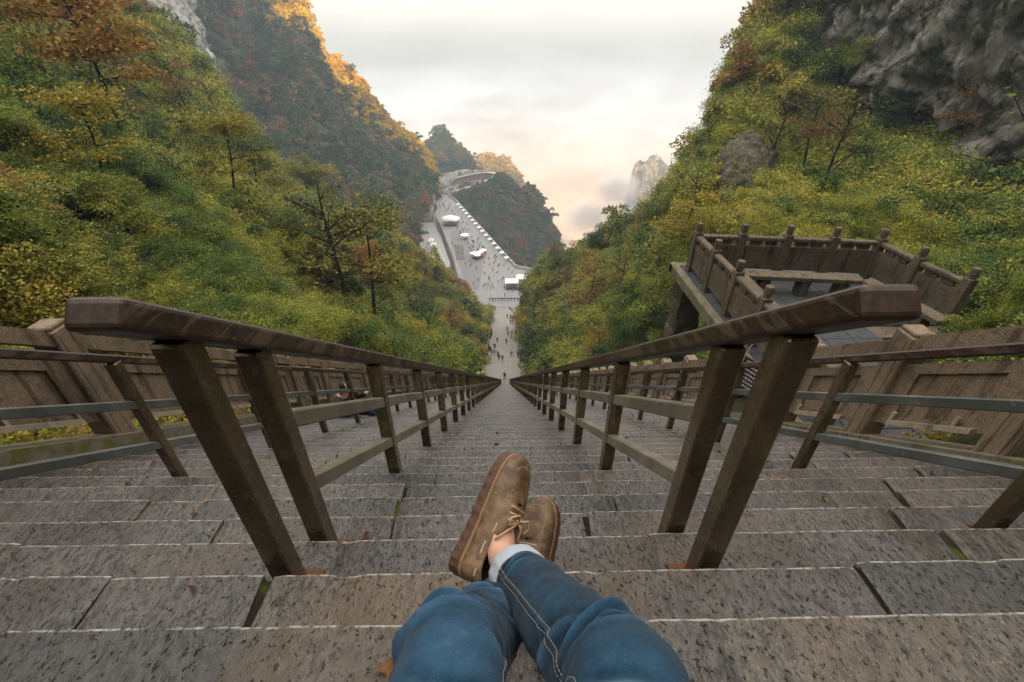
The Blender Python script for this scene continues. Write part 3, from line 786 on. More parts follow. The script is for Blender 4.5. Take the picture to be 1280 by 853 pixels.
JOINTS = {0: [-2.2, -.65, .52, 2.1], 1: [-2.4, -1.23, -.74, .16, 1.11, 2.4], 2: [-1.84, -.63, .54, 1.67], 3: [-2.3, -1.26, -.49, .35, 1.09, 1.72],
          4: [-1.82, -1.54, -.55, .55, 1.67, 2.02], 5: [-2.6, -1.68, -.59, .46, 1.3, 2.2]}
rgs = np.random.default_rng(5)
def joints(n):
    if n in JOINTS: return [XL] + JOINTS[n] + [XR]
    xs = [XL]; x = XL + rgs.uniform(.4, 1.2)
    while x < XR - .35:
        xs.append(x); x += rgs.choice([rgs.uniform(.45, .8), rgs.uniform(.85, 1.3)])
    return xs + [XR]
N_SINGLE = 33
n_slabs = 0
rest = MB(); rest_e, rest_t = [], []
for n in range(-7, N_LAST + 1):
    js = joints(n)
    for a, b in zip(js[:-1], js[1:]):
        g = .003 + abs(rgs.normal()) * .003
        near = n < 9
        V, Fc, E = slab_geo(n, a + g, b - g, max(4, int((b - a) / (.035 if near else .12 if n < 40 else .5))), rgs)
        tint = float(np.clip(rgs.normal(.5, .28), 0, 1))
        if n <= N_SINGLE and n_slabs < 298:
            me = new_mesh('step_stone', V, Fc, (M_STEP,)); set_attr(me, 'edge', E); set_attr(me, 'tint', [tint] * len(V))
            link('step_stone', me, stair); n_slabs += 1
        else:
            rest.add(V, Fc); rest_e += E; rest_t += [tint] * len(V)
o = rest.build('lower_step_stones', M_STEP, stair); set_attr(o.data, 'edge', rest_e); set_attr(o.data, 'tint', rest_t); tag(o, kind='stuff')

# lower, gentler flight and its landing
t2 = .40; s2 = (85 + zline(Y_END)) / 93; lower = MB(); lt = []
y = Y_END - .2
lower.add([(XL - .6, y, zline(Y_END) - .03), (XR + .6, y, zline(Y_END) - .03), (XR + .6, y + 2.6, zline(Y_END) - .03), (XL - .6, y + 2.6, zline(Y_END) - .03)], [(0, 1, 2, 3)]); lt += [.7] * 4
y = Y_END + 2.4; k = 0
while y < 152.0:
    z = zline(y + t2); 
    tv = float(np.clip(rgs.normal(.75, .2), 0, 1))
    lower.add([(XL - .6, y, z), (XR + .6, y, z), (XR + .6, y + t2, z), (XL - .6, y + t2, z), (XL - .6, y + t2, z - s2 * t2 - .02), (XR + .6, y + t2, z - s2 * t2 - .02)], [(0, 1, 2, 3), (3, 2, 5, 4)]); lt += [tv] * 6
    y += t2
M_LOWER = mat_granite('pale_lower_steps', (.26, .235, .21), (.36, .33, .30))
lower_stairs = tag(lower.build('lower_stairway', M_LOWER), kind='structure')

# ------------------------------------------------------------------ handrails
def zrail(y, h): return zline(y) + h
def profile_rail(mb, x, y0, y1, h, w, t, round_=.012):
    mb.beam((x, y0, zrail(y0, h)), (x, y1, zrail(y1, h)), w, t, c=round_)

def handrail(label, x, posts, heavy, y0, y1, bar_mat, side):
    root = tag(empty('handrail', (x, y0, zrail(y0, 0))), label, 'handrail', 'metal handrails on the stairs')
    off = Vector(root.location)
    def part(mb, name, mat, loc=(0, 0, 0), smooth=False):
        o = mb.build(name, mat, root, loc, smooth); return o
    pw = .072 if heavy else .060
    if heavy:
        mb = MB(); profile_rail(mb, 0, 0, 0, 0, 0, 0) if False else None
        p0 = Vector((x, y0, zrail(y0, .915))) - off; p1 = Vector((x, y1, zrail(y1, .915))) - off
        mb.beam(p0, p1, .108, .064, c=.0141); part(mb, 'top_rail', M_RAIL)
        hs = [(.60, .062, .060), (.28, .062, .060)]
    else:
        p0 = Vector((x, y0, zrail(y0, .93 if x < 0 else .88))) - off; p1 = Vector((x, y1, zrail(y1, .93 if x < 0 else .88))) - off
        MB_ = MB().beam(p0, p1, .055, .046, c=.008); part(MB_, 'top_rail', M_RAIL)
        hs = [(.60, .05, .05), (.275, .05, .05)]
    yb = posts[1][0] if heavy else y0
    for h, w, t in hs:
        p0 = Vector((x, yb, zrail(yb, h))) - off; p1 = Vector((x, y1, zrail(y1, h))) - off
        part(MB().beam(p0, p1, w, t, c=.005), 'bar', bar_mat)
    # posts: one mesh, shared (foot on the tread, top under the rail)
    pm = MB()
    H = .90
    pm.cbox((-pw/2, -pw/2, 0), (pw/2, pw/2, H), .006)
    pm.m = 1
    if heavy: pm.box((-pw/2 - (.004 if side > 0 else .05), -pw/2 - .004, -.001), (pw/2 + (.05 if side > 0 else .004), pw/2 + .02, .006))
    me = pm.mesh('post', (M_POST, M_SHOE_PLATE))
    for (py, pn) in posts:
        tz = z_edge(pn)
        o = link('post', me, root, Vector((x, py, tz)) - off)
        o.scale.z = (zrail(py, .885 if heavy else (.91 if x < 0 else .86)) - tz) / H
    return root
def post_list(start):
    return [(y_edge(n) + .060, n + 1) for n in start]
heavy_n = [1] + list(range(2, N_LAST, 4))
handrail('brown peeling handrail on two close front posts left of the legs', -.736, post_list(heavy_n), True, .715, Y_END, M_BAR_IN, 1)
handrail('brown peeling handrail on two close front posts right of the legs', .660, post_list(heavy_n), True, .670, Y_END, M_BAR_IN, -1)
outer_n = list(range(-6, N_LAST, 4))
handrail('thin metal handrail between the left heavy rail and left stone balustrade', -2.16, post_list([n for n in outer_n]), False, -1.2, Y_END, M_BAR, 1)
handrail('thin metal handrail between the right heavy rail and right stone balustrade', 1.97, post_list([n for n in outer_n]), False, -1.2, Y_END, M_BAR, -1)

# ------------------------------------------------------------------ stone balustrades along the stairs
BAY = T * 4
def sheared_box(mb, x0, x1, y0, y1, h0, h1, s=UP_SLOPE, c=0):
    """slab whose long edges follow the stair slope; heights above the slope line at y=0"""
    V = []
    for (yy, hh) in ((y0, h0), (y1, h0), (y1, h1), (y0, h1)):
        for xx in (x0, x1): V.append((xx, yy, hh - s * yy))
    mb.add(V, [(0, 2, 4, 6), (7, 5, 3, 1), (0, 1, 3, 2), (2, 3, 5, 4), (4, 5, 7, 6), (6, 7, 1, 0)])
    return mb
def balustrade(label, x, base, inward, ys, gap=None):
    """ys: post positions; inward = +1 when the stairs lie at +x"""
    root = tag(empty('stone_balustrade', (x, ys[0], zline(ys[0]))), label, 'balustrade', 'stone balustrades beside the stairs')
    off = Vector(root.location); d = inward
    H = 1.12
    pm = MB(); pm.cbox((-.10, -.095, -.25), (.10, .095, H), .012)
    for yy in (-.045, .045):                                          # two sunk grooves down the face
        pm.box((d * .1005 - .004, yy - .006, .02), (d * .1005 + .003, yy + .006, H - .05))
    pm.cbox((-.085, -.08, H), (.085, .08, H + .035), .010)
    post = pm.mesh('post', (M_GRANITE,))
    L0, L1 = .095, BAY - .095
    cop = sheared_box(MB(), -.085, .085, L0, L1, .93, 1.05); sheared_box(cop, -.065, .065, L0, L1, 1.05, 1.075)
    coping = cop.mesh('coping', (M_GRANITE,))
    pn = MB()
    sheared_box(pn, -.045, .045, L0, L1, .70, .80)                    # frame of the panel
    sheared_box(pn, -.045, .045, L0, L1, .17, .25)
    sheared_box(pn, -.044, .044, L0, L0 + .13, .252, .698); sheared_box(pn, -.044, .044, L1 - .13, L1, .252, .698)
    sheared_box(pn, -.022, .022, L0 + .132, L1 - .132, .252, .698)
    panel = pn.mesh('panel', (M_GRANITE,))
    fb = MB(); sheared_box(fb, d * .09 - .022, d * .09 + .022, L0 + .06, L1 - .16, .165, .215)
    for yy in (.30, .72): fb.box((d * .06 - .012, yy - .012, .21 - UP_SLOPE * yy), (d * .06 + .012, yy + .012, .30 - UP_SLOPE * yy))
    foot = fb.mesh('foot_bar', (M_GRANITE_PALE,))
    pl = MB()
    ya, yb = ys[0] - .1, ys[-1] + .1
    kerb = MB(); sheared_box(kerb, -.17, .17, ya - ys[0], yb - ys[0], -.45, base + .02)
    kerb.build('plinth', M_GRANITE_MOSS, root)
    for i, yy in enumerate(ys):
        loc = Vector((x, yy, zline(yy) + base)) - off
        link('post', post, root, loc)
        if i < len(ys) - 1 and abs(ys[i + 1] - yy - BAY) < .01:
            link('coping', coping, root, loc); link('panel', panel, root, loc); link('foot_bar', foot, root, loc)
    return root
Y0L = 2.03
balustrade('brown stone balustrade of slanted panels along the left stair edge', -3.46, .19, 1, [Y0L + BAY * i for i in range(-3, 58)])
balustrade('brown stone balustrade along right stair edge, upper length before the terrace entrance', 3.30, .07, -1, [3.98 + BAY * i for i in range(-5, 1)])
balustrade('brown stone balustrade along right stair edge, lower length beyond the terrace entrance', 3.30, .07, -1, [5.55 + BAY * i for i in range(0, 55)])

# pale low parapets along the lower flight: too far to tell the posts apart
for sx, lab in ((XL - .75, 'pale parapet along the left edge of the distant lower stairs'), (XR + .75, 'pale parapet along the right edge of the distant lower stairs')):
    mb = MB()
    mb.beam((sx, Y_END + 1, zline(Y_END + 1) + .75), (sx, 151, zline(151) + .75), .2, .16)
    mb.beam((sx, Y_END + 1, zline(Y_END + 1) + .25), (sx, 151, zline(151) + .25), .14, .5)
    root = tag(empty('parapet', (sx, Y_END + 1, zline(Y_END + 1))), lab, 'parapet', 'parapets of the lower stairs')
    o = mb.build('wall', M_GRANITE_PALE); o.parent = root; o.location = -Vector(root.location)
    ps = MB().cbox((-.14, -.14, -.2), (.14, .14, 1.1), .02).mesh('post', (M_GRANITE_PALE,))
    for i in range(60):
        yy = Y_END + 1.5 + i * 1.5
        link('post', ps, root, Vector((sx, yy, zline(yy))) - Vector(root.location))

# ------------------------------------------------------------------ viewing terrace on the right
ZT = -4.85
ter = tag(empty('viewing_terrace', (6.8, 8, ZT)), 'grey paved viewing terrace jutting from the right slope', 'terrace')
toff = Vector(ter.location)
def tpart(mb, name, mat, parent=ter, loc=(0, 0, 0)):
    o = mb.build(name, mat, parent); o.location = Vector(loc) - toff; return o
TX0, TX1, TY0, TY1 = 4.52, 9.0, 3.9, 10.75
tpart(MB().box((TX0, 7.4, ZT - .38), (TX1, TY1, ZT - .035)).box((TX0, TY0, ZT - .38), (7.4, 7.398, ZT - .035)).box((3.45, 4.2, ZT - .38), (TX0, 5.3, ZT - .035)), 'floor_slab', M_GRANITE_DARK)
tpart(MB().beam((TX0 - .10, 4.9, ZT - .10), (TX0 - .10, 11.0, ZT - .10), .20, .26, c=.02).beam((TX0 - .2, 11.05 - .18, ZT - .10), (TX1 + .2, 11.05 - .18, ZT - .10), .20, .255, c=.02), 'edge_beam', M_GRANITE_MOSS)
for (cx, cy) in ((4.75, 10.4), (4.75, 7.4), (8.7, 10.4), (6.7, 10.4)):
    m = MB(); z0 = ZT - .38
    for k in range(14):                                              # rough stone pier, course by course
        j = random.uniform(-.03, .03)
        m.cbox((cx - .3 + j, cy - .3 - j, z0 - .42 * (k + 1) + .012), (cx + .3 + j, cy + .3 - j, z0 - .42 * k), .02)
    tpart(m, 'pier', M_ROCK_BROWN)
ti = 0
for i in range(8):
    for j in range(14):
        x0 = TX0 + .02 + i * .56; y0 = TY0 + j * .49
        if y0 + .47 > TY1 or (x0 > 6.95 and y0 < 7.4): continue
        if ti % 1 == 0:
            m = MB().cbox((0, 0, -.034), (.548, .478, random.uniform(-.003, .003)), .004); ti += 1
            tpart(m, 'tile', M_SLATE, loc=(x0, y0, ZT))
for j in range(2):
    for i in range(2): tpart(MB().cbox((0, 0, -.034), (.515, .52, random.uniform(-.003, .002)), .004), 'tile', M_SLATE, loc=(3.47 + i * .525, 4.22 + j * .53, ZT))

tb = tag(empty('terrace_balustrade', (6.8, 10.5, ZT)), 'brown stone balustrade with round topped posts enclosing the right terrace', 'balustrade')
tboff = Vector(tb.location)
def terrace_post():
    m = MB(); m.cbox((-.09, -.09, 0), (.09, .09, 1.02), .012)
    m.lathe([(.066, 1.02), (.072, 1.03), (.072, 1.055), (.062, 1.065), (.074, 1.075), (.078, 1.12), (.076, 1.21), (.066, 1.235)], 14)
    return m.mesh('post', (M_GRANITE_DARK,))
TP = terrace_post()
line = [(4.72, 4.9), (4.70, 6.03), (4.69, 7.16), (4.68, 8.28), (4.68, 9.40), (4.68, 10.5), (5.72, 10.40), (6.75, 10.28), (7.78, 10.14), (8.80, 10.0), (8.86, 8.90), (9.02, 7.85)]
for q in line: link('post', TP, tb, Vector((q[0], q[1], ZT)) - tboff)
for (a, b) in zip(line[:-1], line[1:]):
    A, B = Vector((*a, ZT)), Vector((*b, ZT)); d = (B - A).normalized(); A2, B2 = A + d * .088, B - d * .088; up = Vector((0, 0, 1))
    def bar(name, h, w, t, mat, sh=0.0, c=.008):
        o = MB().beam(A2 + d * sh + up * h, B2 - d * sh + up * h, w, t, c=c).build(name, mat, tb); o.location = -tboff
    bar('coping', .90, .15, .10, M_GRANITE_DARK, 0, .02)
    m = MB().beam(A2 + up * .43, B2 + up * .43, .09, .58, c=.006)
    side = Vector((-d.y, d.x, 0))
    for s in (-1, 1):
        m.beam(A2 + d * .1 + up * .64 + side * .046 * s, B2 - d * .1 + up * .64 + side * .046 * s, .012, .03)
        m.beam(A2 + d * .1 + up * .20 + side * .046 * s, B2 - d * .1 + up * .20 + side * .046 * s, .012, .03)
        for q in (A2 + d * .115, B2 - d * .115): m.beam(q + up * .216 + side * .046 * s, q + up * .624 + side * .046 * s, .012, .03, up=d)
    if a[0] > 8.7:                                                    # carved relief on the panels at the right end
        mid = (A2 + B2) / 2
        for k in range(16):
            an = k * 2.399; r = .03 + .018 * k
            cpt = mid + d * (r * math.cos(an) * .9) + up * (.43 + r * math.sin(an) * .5) - side * .046
            pts = [cpt + d * .035 * math.cos(q + an) + up * .03 * math.sin(q + an) for q in np.linspace(0, 4.5, 6)]
            cm = MB(); m.tube(pts, .009, 4)
    o = m.build('panel', M_GRANITE_DARK, tb); o.location = -tboff
    for f in (.3, .7):
        q = A2.lerp(B2, f); o = MB().beam(q - d * .14 + up * .795, q + d * .14 + up * .795, .07, .11, c=.01).build('baluster', M_GRANITE_DARK, tb); o.location = -tboff
    inn = side if (A + side * .5 - Vector((6.8, 8, ZT))).length < (A - side * .5 - Vector((6.8, 8, ZT))).length else -side
    o = MB().beam(A2.lerp(B2, .2) + inn * .12 + up * .12, A2.lerp(B2, .8) + inn * .12 + up * .12, .05, .05, c=.006).build('foot_bar', M_GRANITE_PALE, tb); o.location = -tboff

bench = tag(empty('stone_bench', (6.8, 9.2, ZT)), 'long U-shaped grey stone bench on the paved right terrace', 'bench')
boff = Vector(bench.location)
def bpart(mb, name, mat=M_GRANITE_DARK):
    o = mb.build(name, mat, bench); o.location = -boff; return o
sz = ZT + .42
for a, b in (((5.45, 9.38), (7.93, 9.06)), ((5.28, 6.2), (5.28, 9.555)), ((8.00, 9.0), (8.28, 7.2))):
    A, B = Vector((*a, sz)), Vector((*b, sz)); n = max(2, int((B - A).length / 1.05))
    for k in range(n):
        p, q = A.lerp(B, k / n), A.lerp(B, (k + 1) / n); dd = (q - p).normalized() * .004
        bpart(MB().beam(p + dd, q - dd, .34, .10, c=.012), 'seat')
for q in ((5.9, 9.32), (6.75, 9.21), (7.55, 9.11), (5.28, 6.5), (5.28, 7.6), (5.28, 8.7), (8.05, 8.6), (8.2, 7.6)):
    bpart(MB().cbox((q[0] - .11, q[1] - .13, ZT + .004), (q[0] + .11, q[1] + .13, sz - .052), .012), 'leg')

# carved drum stone and small notice at the terrace entrance
dr = tag(empty('drum_stone', (3.22, 5.38, zline(5.38))), 'carved round drum stone beside the terrace entrance behind the right rails', 'drum stone')
doff = Vector(dr.location); zc = zline(5.38) + .72
m = MB(); m.cbox((3.13, 5.24, zline(5.38) - .1), (3.36, 5.62, zline(5.38) + .42), .02); o = m.build('base', M_GRANITE, dr); o.location = -doff
m = MB(); m.lathe([(.20, -.10), (.24, -.085), (.25, -.04), (.25, .04), (.24, .085), (.20, .10)], 24)
for k in range(10):
    a = k * .628; m.lathe([(.035, .10), (.03, .115), (.01, .12)], 8, (.14 * math.cos(a), .14 * math.sin(a), 0))
m.lathe([(.07, .10), (.06, .118), (.02, .125)], 12)
o = m.build('drum', M_GRANITE, dr); o.rotation_euler = (0, -math.pi / 2, 0); o.location = Vector((3.22, 5.42, zc)) - doff
M_SIGN = plain('dark_maroon_board', (.035, .014, .02), .4, 0, .2)
M_SIGNTXT = plain('pale_sign_lettering', (.5, .48, .46), .6, 0, .1)
sg = tag(empty('notice_board', (3.02, 4.35, -3.45)), 'small dark notice board with pale lettering hanging at the terrace entrance', 'sign')
o = MB().cbox((-.012, -.17, -.24), (.012, .17, .24), .004).build('board', M_SIGN, sg)
tx = MB()
for r in range(7):
    yy = -.13
    while yy < .12:
        w = random.uniform(.012, .035); tx.box((-.0165, yy, .18 - r * .058), (-.0125, yy + w, .205 - r * .058)); yy += w + .012
o = tx.build('lettering', M_SIGNTXT, sg); tag(o, kind='stuff')
o = MB().tube([(0, .17, .2), (.12, .22, .28), (.26, .25, .34)], .008, 6).tube([(0, .17, -.2), (.12, .22, -.12), (.26, .25, -.06)], .008, 6).build('bracket', M_POST, sg)
sg.rotation_euler = (0, 0, math.radians(28))
# ------------------------------------------------------------------ the seated person whose legs reach into view
def mat_denim():
    t = NT('faded_blue_denim'); p = t.pos()
    fade = t.attr('fade')
    tw = t.n('ShaderNodeTexWave'); tw.wave_type = 'BANDS'; tw.bands_direction = 'DIAGONAL'; t.put(tw.inputs['Vector'], p); tw.inputs['Scale'].default_value = 420; tw.inputs['Distortion'].default_value = 1.5
    n = t.noise(p, 42, 6, .7); s = t.noise(t.scaled(p, (1, 1, 1)), 9, 5, .65, .6); f = t.noise(p, 320, 3, .6)
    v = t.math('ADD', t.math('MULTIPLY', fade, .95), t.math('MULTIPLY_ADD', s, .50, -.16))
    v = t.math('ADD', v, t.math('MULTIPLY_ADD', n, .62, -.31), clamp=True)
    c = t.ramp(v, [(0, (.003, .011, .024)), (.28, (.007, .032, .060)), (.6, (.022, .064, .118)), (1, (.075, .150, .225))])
    c = t.mix(t.math('MULTIPLY', t.step(f, .5, .75), .14), c, (.11, .21, .30))
    t.pbr(c, .9, 0, t.bump(t.math('ADD', t.math('MULTIPLY', tw.outputs[1], .5), t.math('ADD', f, t.math('MULTIPLY', n, 2.0))), .4, .002), .15, **{'Sheen Weight': .08})
    return t.m
M_DENIM = mat_denim()
M_CUFF = plain('denim_underside', (.34, .38, .42), .95, 0, .25, 160)
M_THREAD = plain('tan_thread', (.34, .25, .165), .8, 0, .2, 200)
def mat_leather():
    t = NT('brown_oiled_leather'); p = t.pos()
    n = t.noise(p, 26, 6, .65, .6); f = t.noise(p, 260, 4, .6); v = t.voro(p, 330, 'DISTANCE_TO_EDGE')
    c = t.mix(t.step(n, .34, .68), (.070, .040, .021), (.20, .125, .068))
    c = t.mix(t.math('MULTIPLY', t.step(t.noise(p, 55, 5, .7), .58, .74), .5), c, (.30, .20, .12))
    h = t.math('ADD', t.math('MULTIPLY', t.math('MINIMUM', v, .06), 5.0), t.math('MULTIPLY', f, .5)); h = t.math('ADD', h, n)
    t.pbr(c, t.math('MULTIPLY_ADD', n, .3, .38), 0, t.bump(h, .25, .0015), .35); return t.m
M_LEATHER = mat_leather()
M_SOLE = plain('dark_brown_rubber', (.075, .034, .018), .62, 0, .35, 60)
M_WELT = plain('tan_welt', (.20, .115, .055), .65, 0, .3, 90)
M_LACE = plain('tan_rawhide_lace', (.42, .28, .16), .7, 0, .25, 120)
def mat_skin():
    t = NT('skin'); p = t.pos(); n = t.noise(p, 30, 5, .6); m = t.noise(p, 130, 4, .6)
    c = t.mix(n, (.46, .25, .17), (.60, .35, .25)); c = t.mix(t.math('MULTIPLY', t.step(m, .6, .75), .4), c, (.40, .17, .12))
    t.pbr(c, .55, 0, t.bump(m, .15, .001), .4, **{'Subsurface Weight': .12, 'Subsurface Radius': (.01, .004, .002), 'Subsurface Scale': .5}); return t.m
M_SKIN = mat_skin()
M_JACKET = plain('charcoal_jacket_cloth', (.05, .055, .06), .9, 0, .2, 30)
M_HAIR = plain('dark_hair', (.02, .015, .012), .6, 0, .3, 60)

YAW = Matrix.Rotation(math.radians(-1.0), 3, 'Z')
CX = YAW @ Vector((1, 0, 0)); CF = YAW @ Vector((0, math.cos(_p), -math.sin(_p))); CU = YAW @ Vector((0, math.sin(_p), math.cos(_p)))
# body axes: the viewer looks along the legs, so right / up / forward of the seated person's gaze
def gaze(a, b, c): return CX * a + CU * b + CF * c

hero = tag(empty('person', (0, -.22, z_edge(-3))), 'seated person in blue jeans and brown boat shoes, legs stretched out with ankles crossed', 'person')
hoff = Vector(hero.location)
def hpart(name, me, parent=None):
    o = link(name, me, parent or hero); 
    if parent is None: o.location = -hoff
    return o

def skin_mesh(name, nodes, edges, sub=1):
    """nodes: {name: (pos, (rx, ry))}; grows one continuous surface over the skeleton"""
    ks = list(nodes); ix = {k: i for i, k in enumerate(ks)}
    me = bpy.data.meshes.new(name); me.from_pydata([nodes[k][0] for k in ks], [(ix[a], ix[b]) for a, b in edges], [])
    o = bpy.data.objects.new(name, me); COL.objects.link(o)
    sk = o.modifiers.new('skin', 'SKIN'); sk.use_smooth_shade = True; sk.branch_smoothing = .4
    if sub:
        ss = o.modifiers.new('sub', 'SUBSURF'); ss.levels = sub; ss.render_levels = sub
    for i, k in enumerate(ks):
        r = nodes[k][1]; me.skin_vertices[0].data[i].radius = r if hasattr(r, '__len__') else (r, r)
        me.skin_vertices[0].data[i].use_root = (i == 0)
    dg = bpy.context.evaluated_depsgraph_get()
    out = bpy.data.meshes.new_from_object(o.evaluated_get(dg))
    bpy.data.objects.remove(o)
    out.polygons.foreach_set('use_smooth', np.ones(len(out.polygons), dtype=bool))
    return out

HIP = {1: Vector((.10, -.20, -.525)), -1: Vector((-.10, -.20, -.525))}
KNEE = {1: gaze(.127, -.388, .50), -1: gaze(-.076, -.412, .585)}
ANKLE = {1: gaze(-.024, -.476, 1.0), -1: gaze(.012, -.592, 1.075)}
SHIN = {s: (ANKLE[s] - KNEE[s]).normalized() for s in (1, -1)}
ANK = {1: ANKLE[1] - SHIN[1] * .118, -1: ANKLE[-1] - SHIN[-1] * .10}     # where the trouser hems end
def foot_frame(s, toe, roll):
    t = (toe - SHIN[s] * toe.dot(SHIN[s])).normalized(); u = -SHIN[s]
    u = (Matrix.Rotation(roll, 3, t) @ u).normalized()
    # foot flexes a little open of a right angle
    t = (t + SHIN[s] * .16).normalized(); u = (u - t * u.dot(t)).normalized()
    return t, u, u.cross(t)
FOOT = {1: foot_frame(1, gaze(.445, .825, .347), math.radians(32)), -1: foot_frame(-1, gaze(.17, .88, .30), math.radians(-16))}

nodes = {'pelvis': (Vector((0, -.24, -.50)), (.13, .10)), 'waist': (Vector((0, -.33, -.33)), (.125, .09)), 'chest': (Vector((0, -.40, -.12)), (.15, .10)),
         'neck0': (Vector((0, -.41, .06)), .065), 'neck1': (Vector((0, -.395, .13)), .055), 'head0': (Vector((0, -.37, .20)), (.075, .085)), 'head1': (Vector((0, -.37, .29)), (.078, .095)), 'head2': (Vector((0, -.38, .36)), (.05, .06))}
edges = [('pelvis', 'waist'), ('waist', 'chest'), ('chest', 'neck0'), ('neck0', 'neck1'), ('neck1', 'head0'), ('head0', 'head1'), ('head1', 'head2')]
for s, k in ((1, 'r'), (-1, 'l')):
    t, u, l = FOOT[s]; A = ANKLE[s]
    nodes[k + 'hip'] = (HIP[s], .085); nodes[k + 'knee'] = (KNEE[s], .058); nodes[k + 'calf'] = (KNEE[s].lerp(ANK[s], .35), .054)
    nodes[k + 'shin'] = (KNEE[s].lerp(ANK[s], .85), .038); nodes[k + 'ankle'] = (A, .036)
    nodes[k + 'foot'] = (A + t * .06 - u * .035, (.036, .030)); nodes[k + 'ball'] = (A + t * .13 - u * .060, (.038, .020)); nodes[k + 'toe'] = (A + t * .18 - u * .066, (.03, .014))
    edges += [('pelvis', k + 'hip'), (k + 'hip', k + 'knee'), (k + 'knee', k + 'calf'), (k + 'calf', k + 'shin'), (k + 'shin', k + 'ankle'), (k + 'ankle', k + 'foot'), (k + 'foot', k + 'ball'), (k + 'ball', k + 'toe')]
    sh, el, wr = Vector((.19 * s, -.41, -.02)), Vector((.30 * s, -.50, -.26)), Vector((.36 * s, -.44, -.50))
    nodes[k + 'sho'] = (sh, .06); nodes[k + 'elb'] = (el, .043); nodes[k + 'wri'] = (wr, .028); nodes[k + 'palm'] = (wr + Vector((0, .05, -.065)), (.036, .02))
    edges += [('chest', k + 'sho'), (k + 'sho', k + 'elb'), (k + 'elb', k + 'wri'), (k + 'wri', k + 'palm')]
    for f in range(4):
        b = wr + Vector(((-.027 + .018 * f), .085, -.085)); L = (.06, .07, .065, .05)[f]
        nodes[f'{k}f{f}a'] = (b, .009); nodes[f'{k}f{f}b'] = (b + Vector((0, L * .6, -.012)), .008); nodes[f'{k}f{f}c'] = (b + Vector((0, L, -.026)), .007)
        edges += [(k + 'palm', f'{k}f{f}a'), (f'{k}f{f}a', f'{k}f{f}b'), (f'{k}f{f}b', f'{k}f{f}c')]
    nodes[k + 'tha'] = (wr + Vector((-.035 * s, .045, -.06)), .010); nodes[k + 'thb'] = (wr + Vector((-.058 * s, .075, -.09)), .008)
    edges += [(k + 'palm', k + 'tha'), (k + 'tha', k + 'thb')]
bm_ = skin_mesh('body', nodes, edges, 1); bm_.materials.clear(); bm_.materials.append(M_SKIN)
body = hpart('body', bm_)

# jacket and hair (behind the viewpoint)
jn = {'a': (Vector((0, -.25, -.47)), (.16, .125)), 'b': (Vector((0, -.33, -.32)), (.155, .12)), 'c': (Vector((0, -.40, -.12)), (.18, .125)), 'd': (Vector((0, -.41, .02)), (.13, .09))}
je = [('a', 'b'), ('b', 'c'), ('c', 'd')]
for s, k in ((1, 'r'), (-1, 'l')):
    jn[k + 's'] = (Vector((.19 * s, -.41, -.02)), .082); jn[k + 'e'] = (Vector((.30 * s, -.50, -.26)), .062); jn[k + 'w'] = (Vector((.352 * s, -.447, -.47)), .046)
    je += [('c', k + 's'), (k + 's', k + 'e'), (k + 'e', k + 'w')]
jm = skin_mesh('jacket', jn, je, 1); jm.materials.clear(); jm.materials.append(M_JACKET); hpart('jacket', jm)
hm = MB(); hm.lathe([(.098, -.05), (.108, .0), (.104, .05), (.08, .095), (.04, .118)], 20); o = hm.build('hair', M_HAIR, hero, smooth=True); o.location = Vector((0, -.395, .30)) - hoff

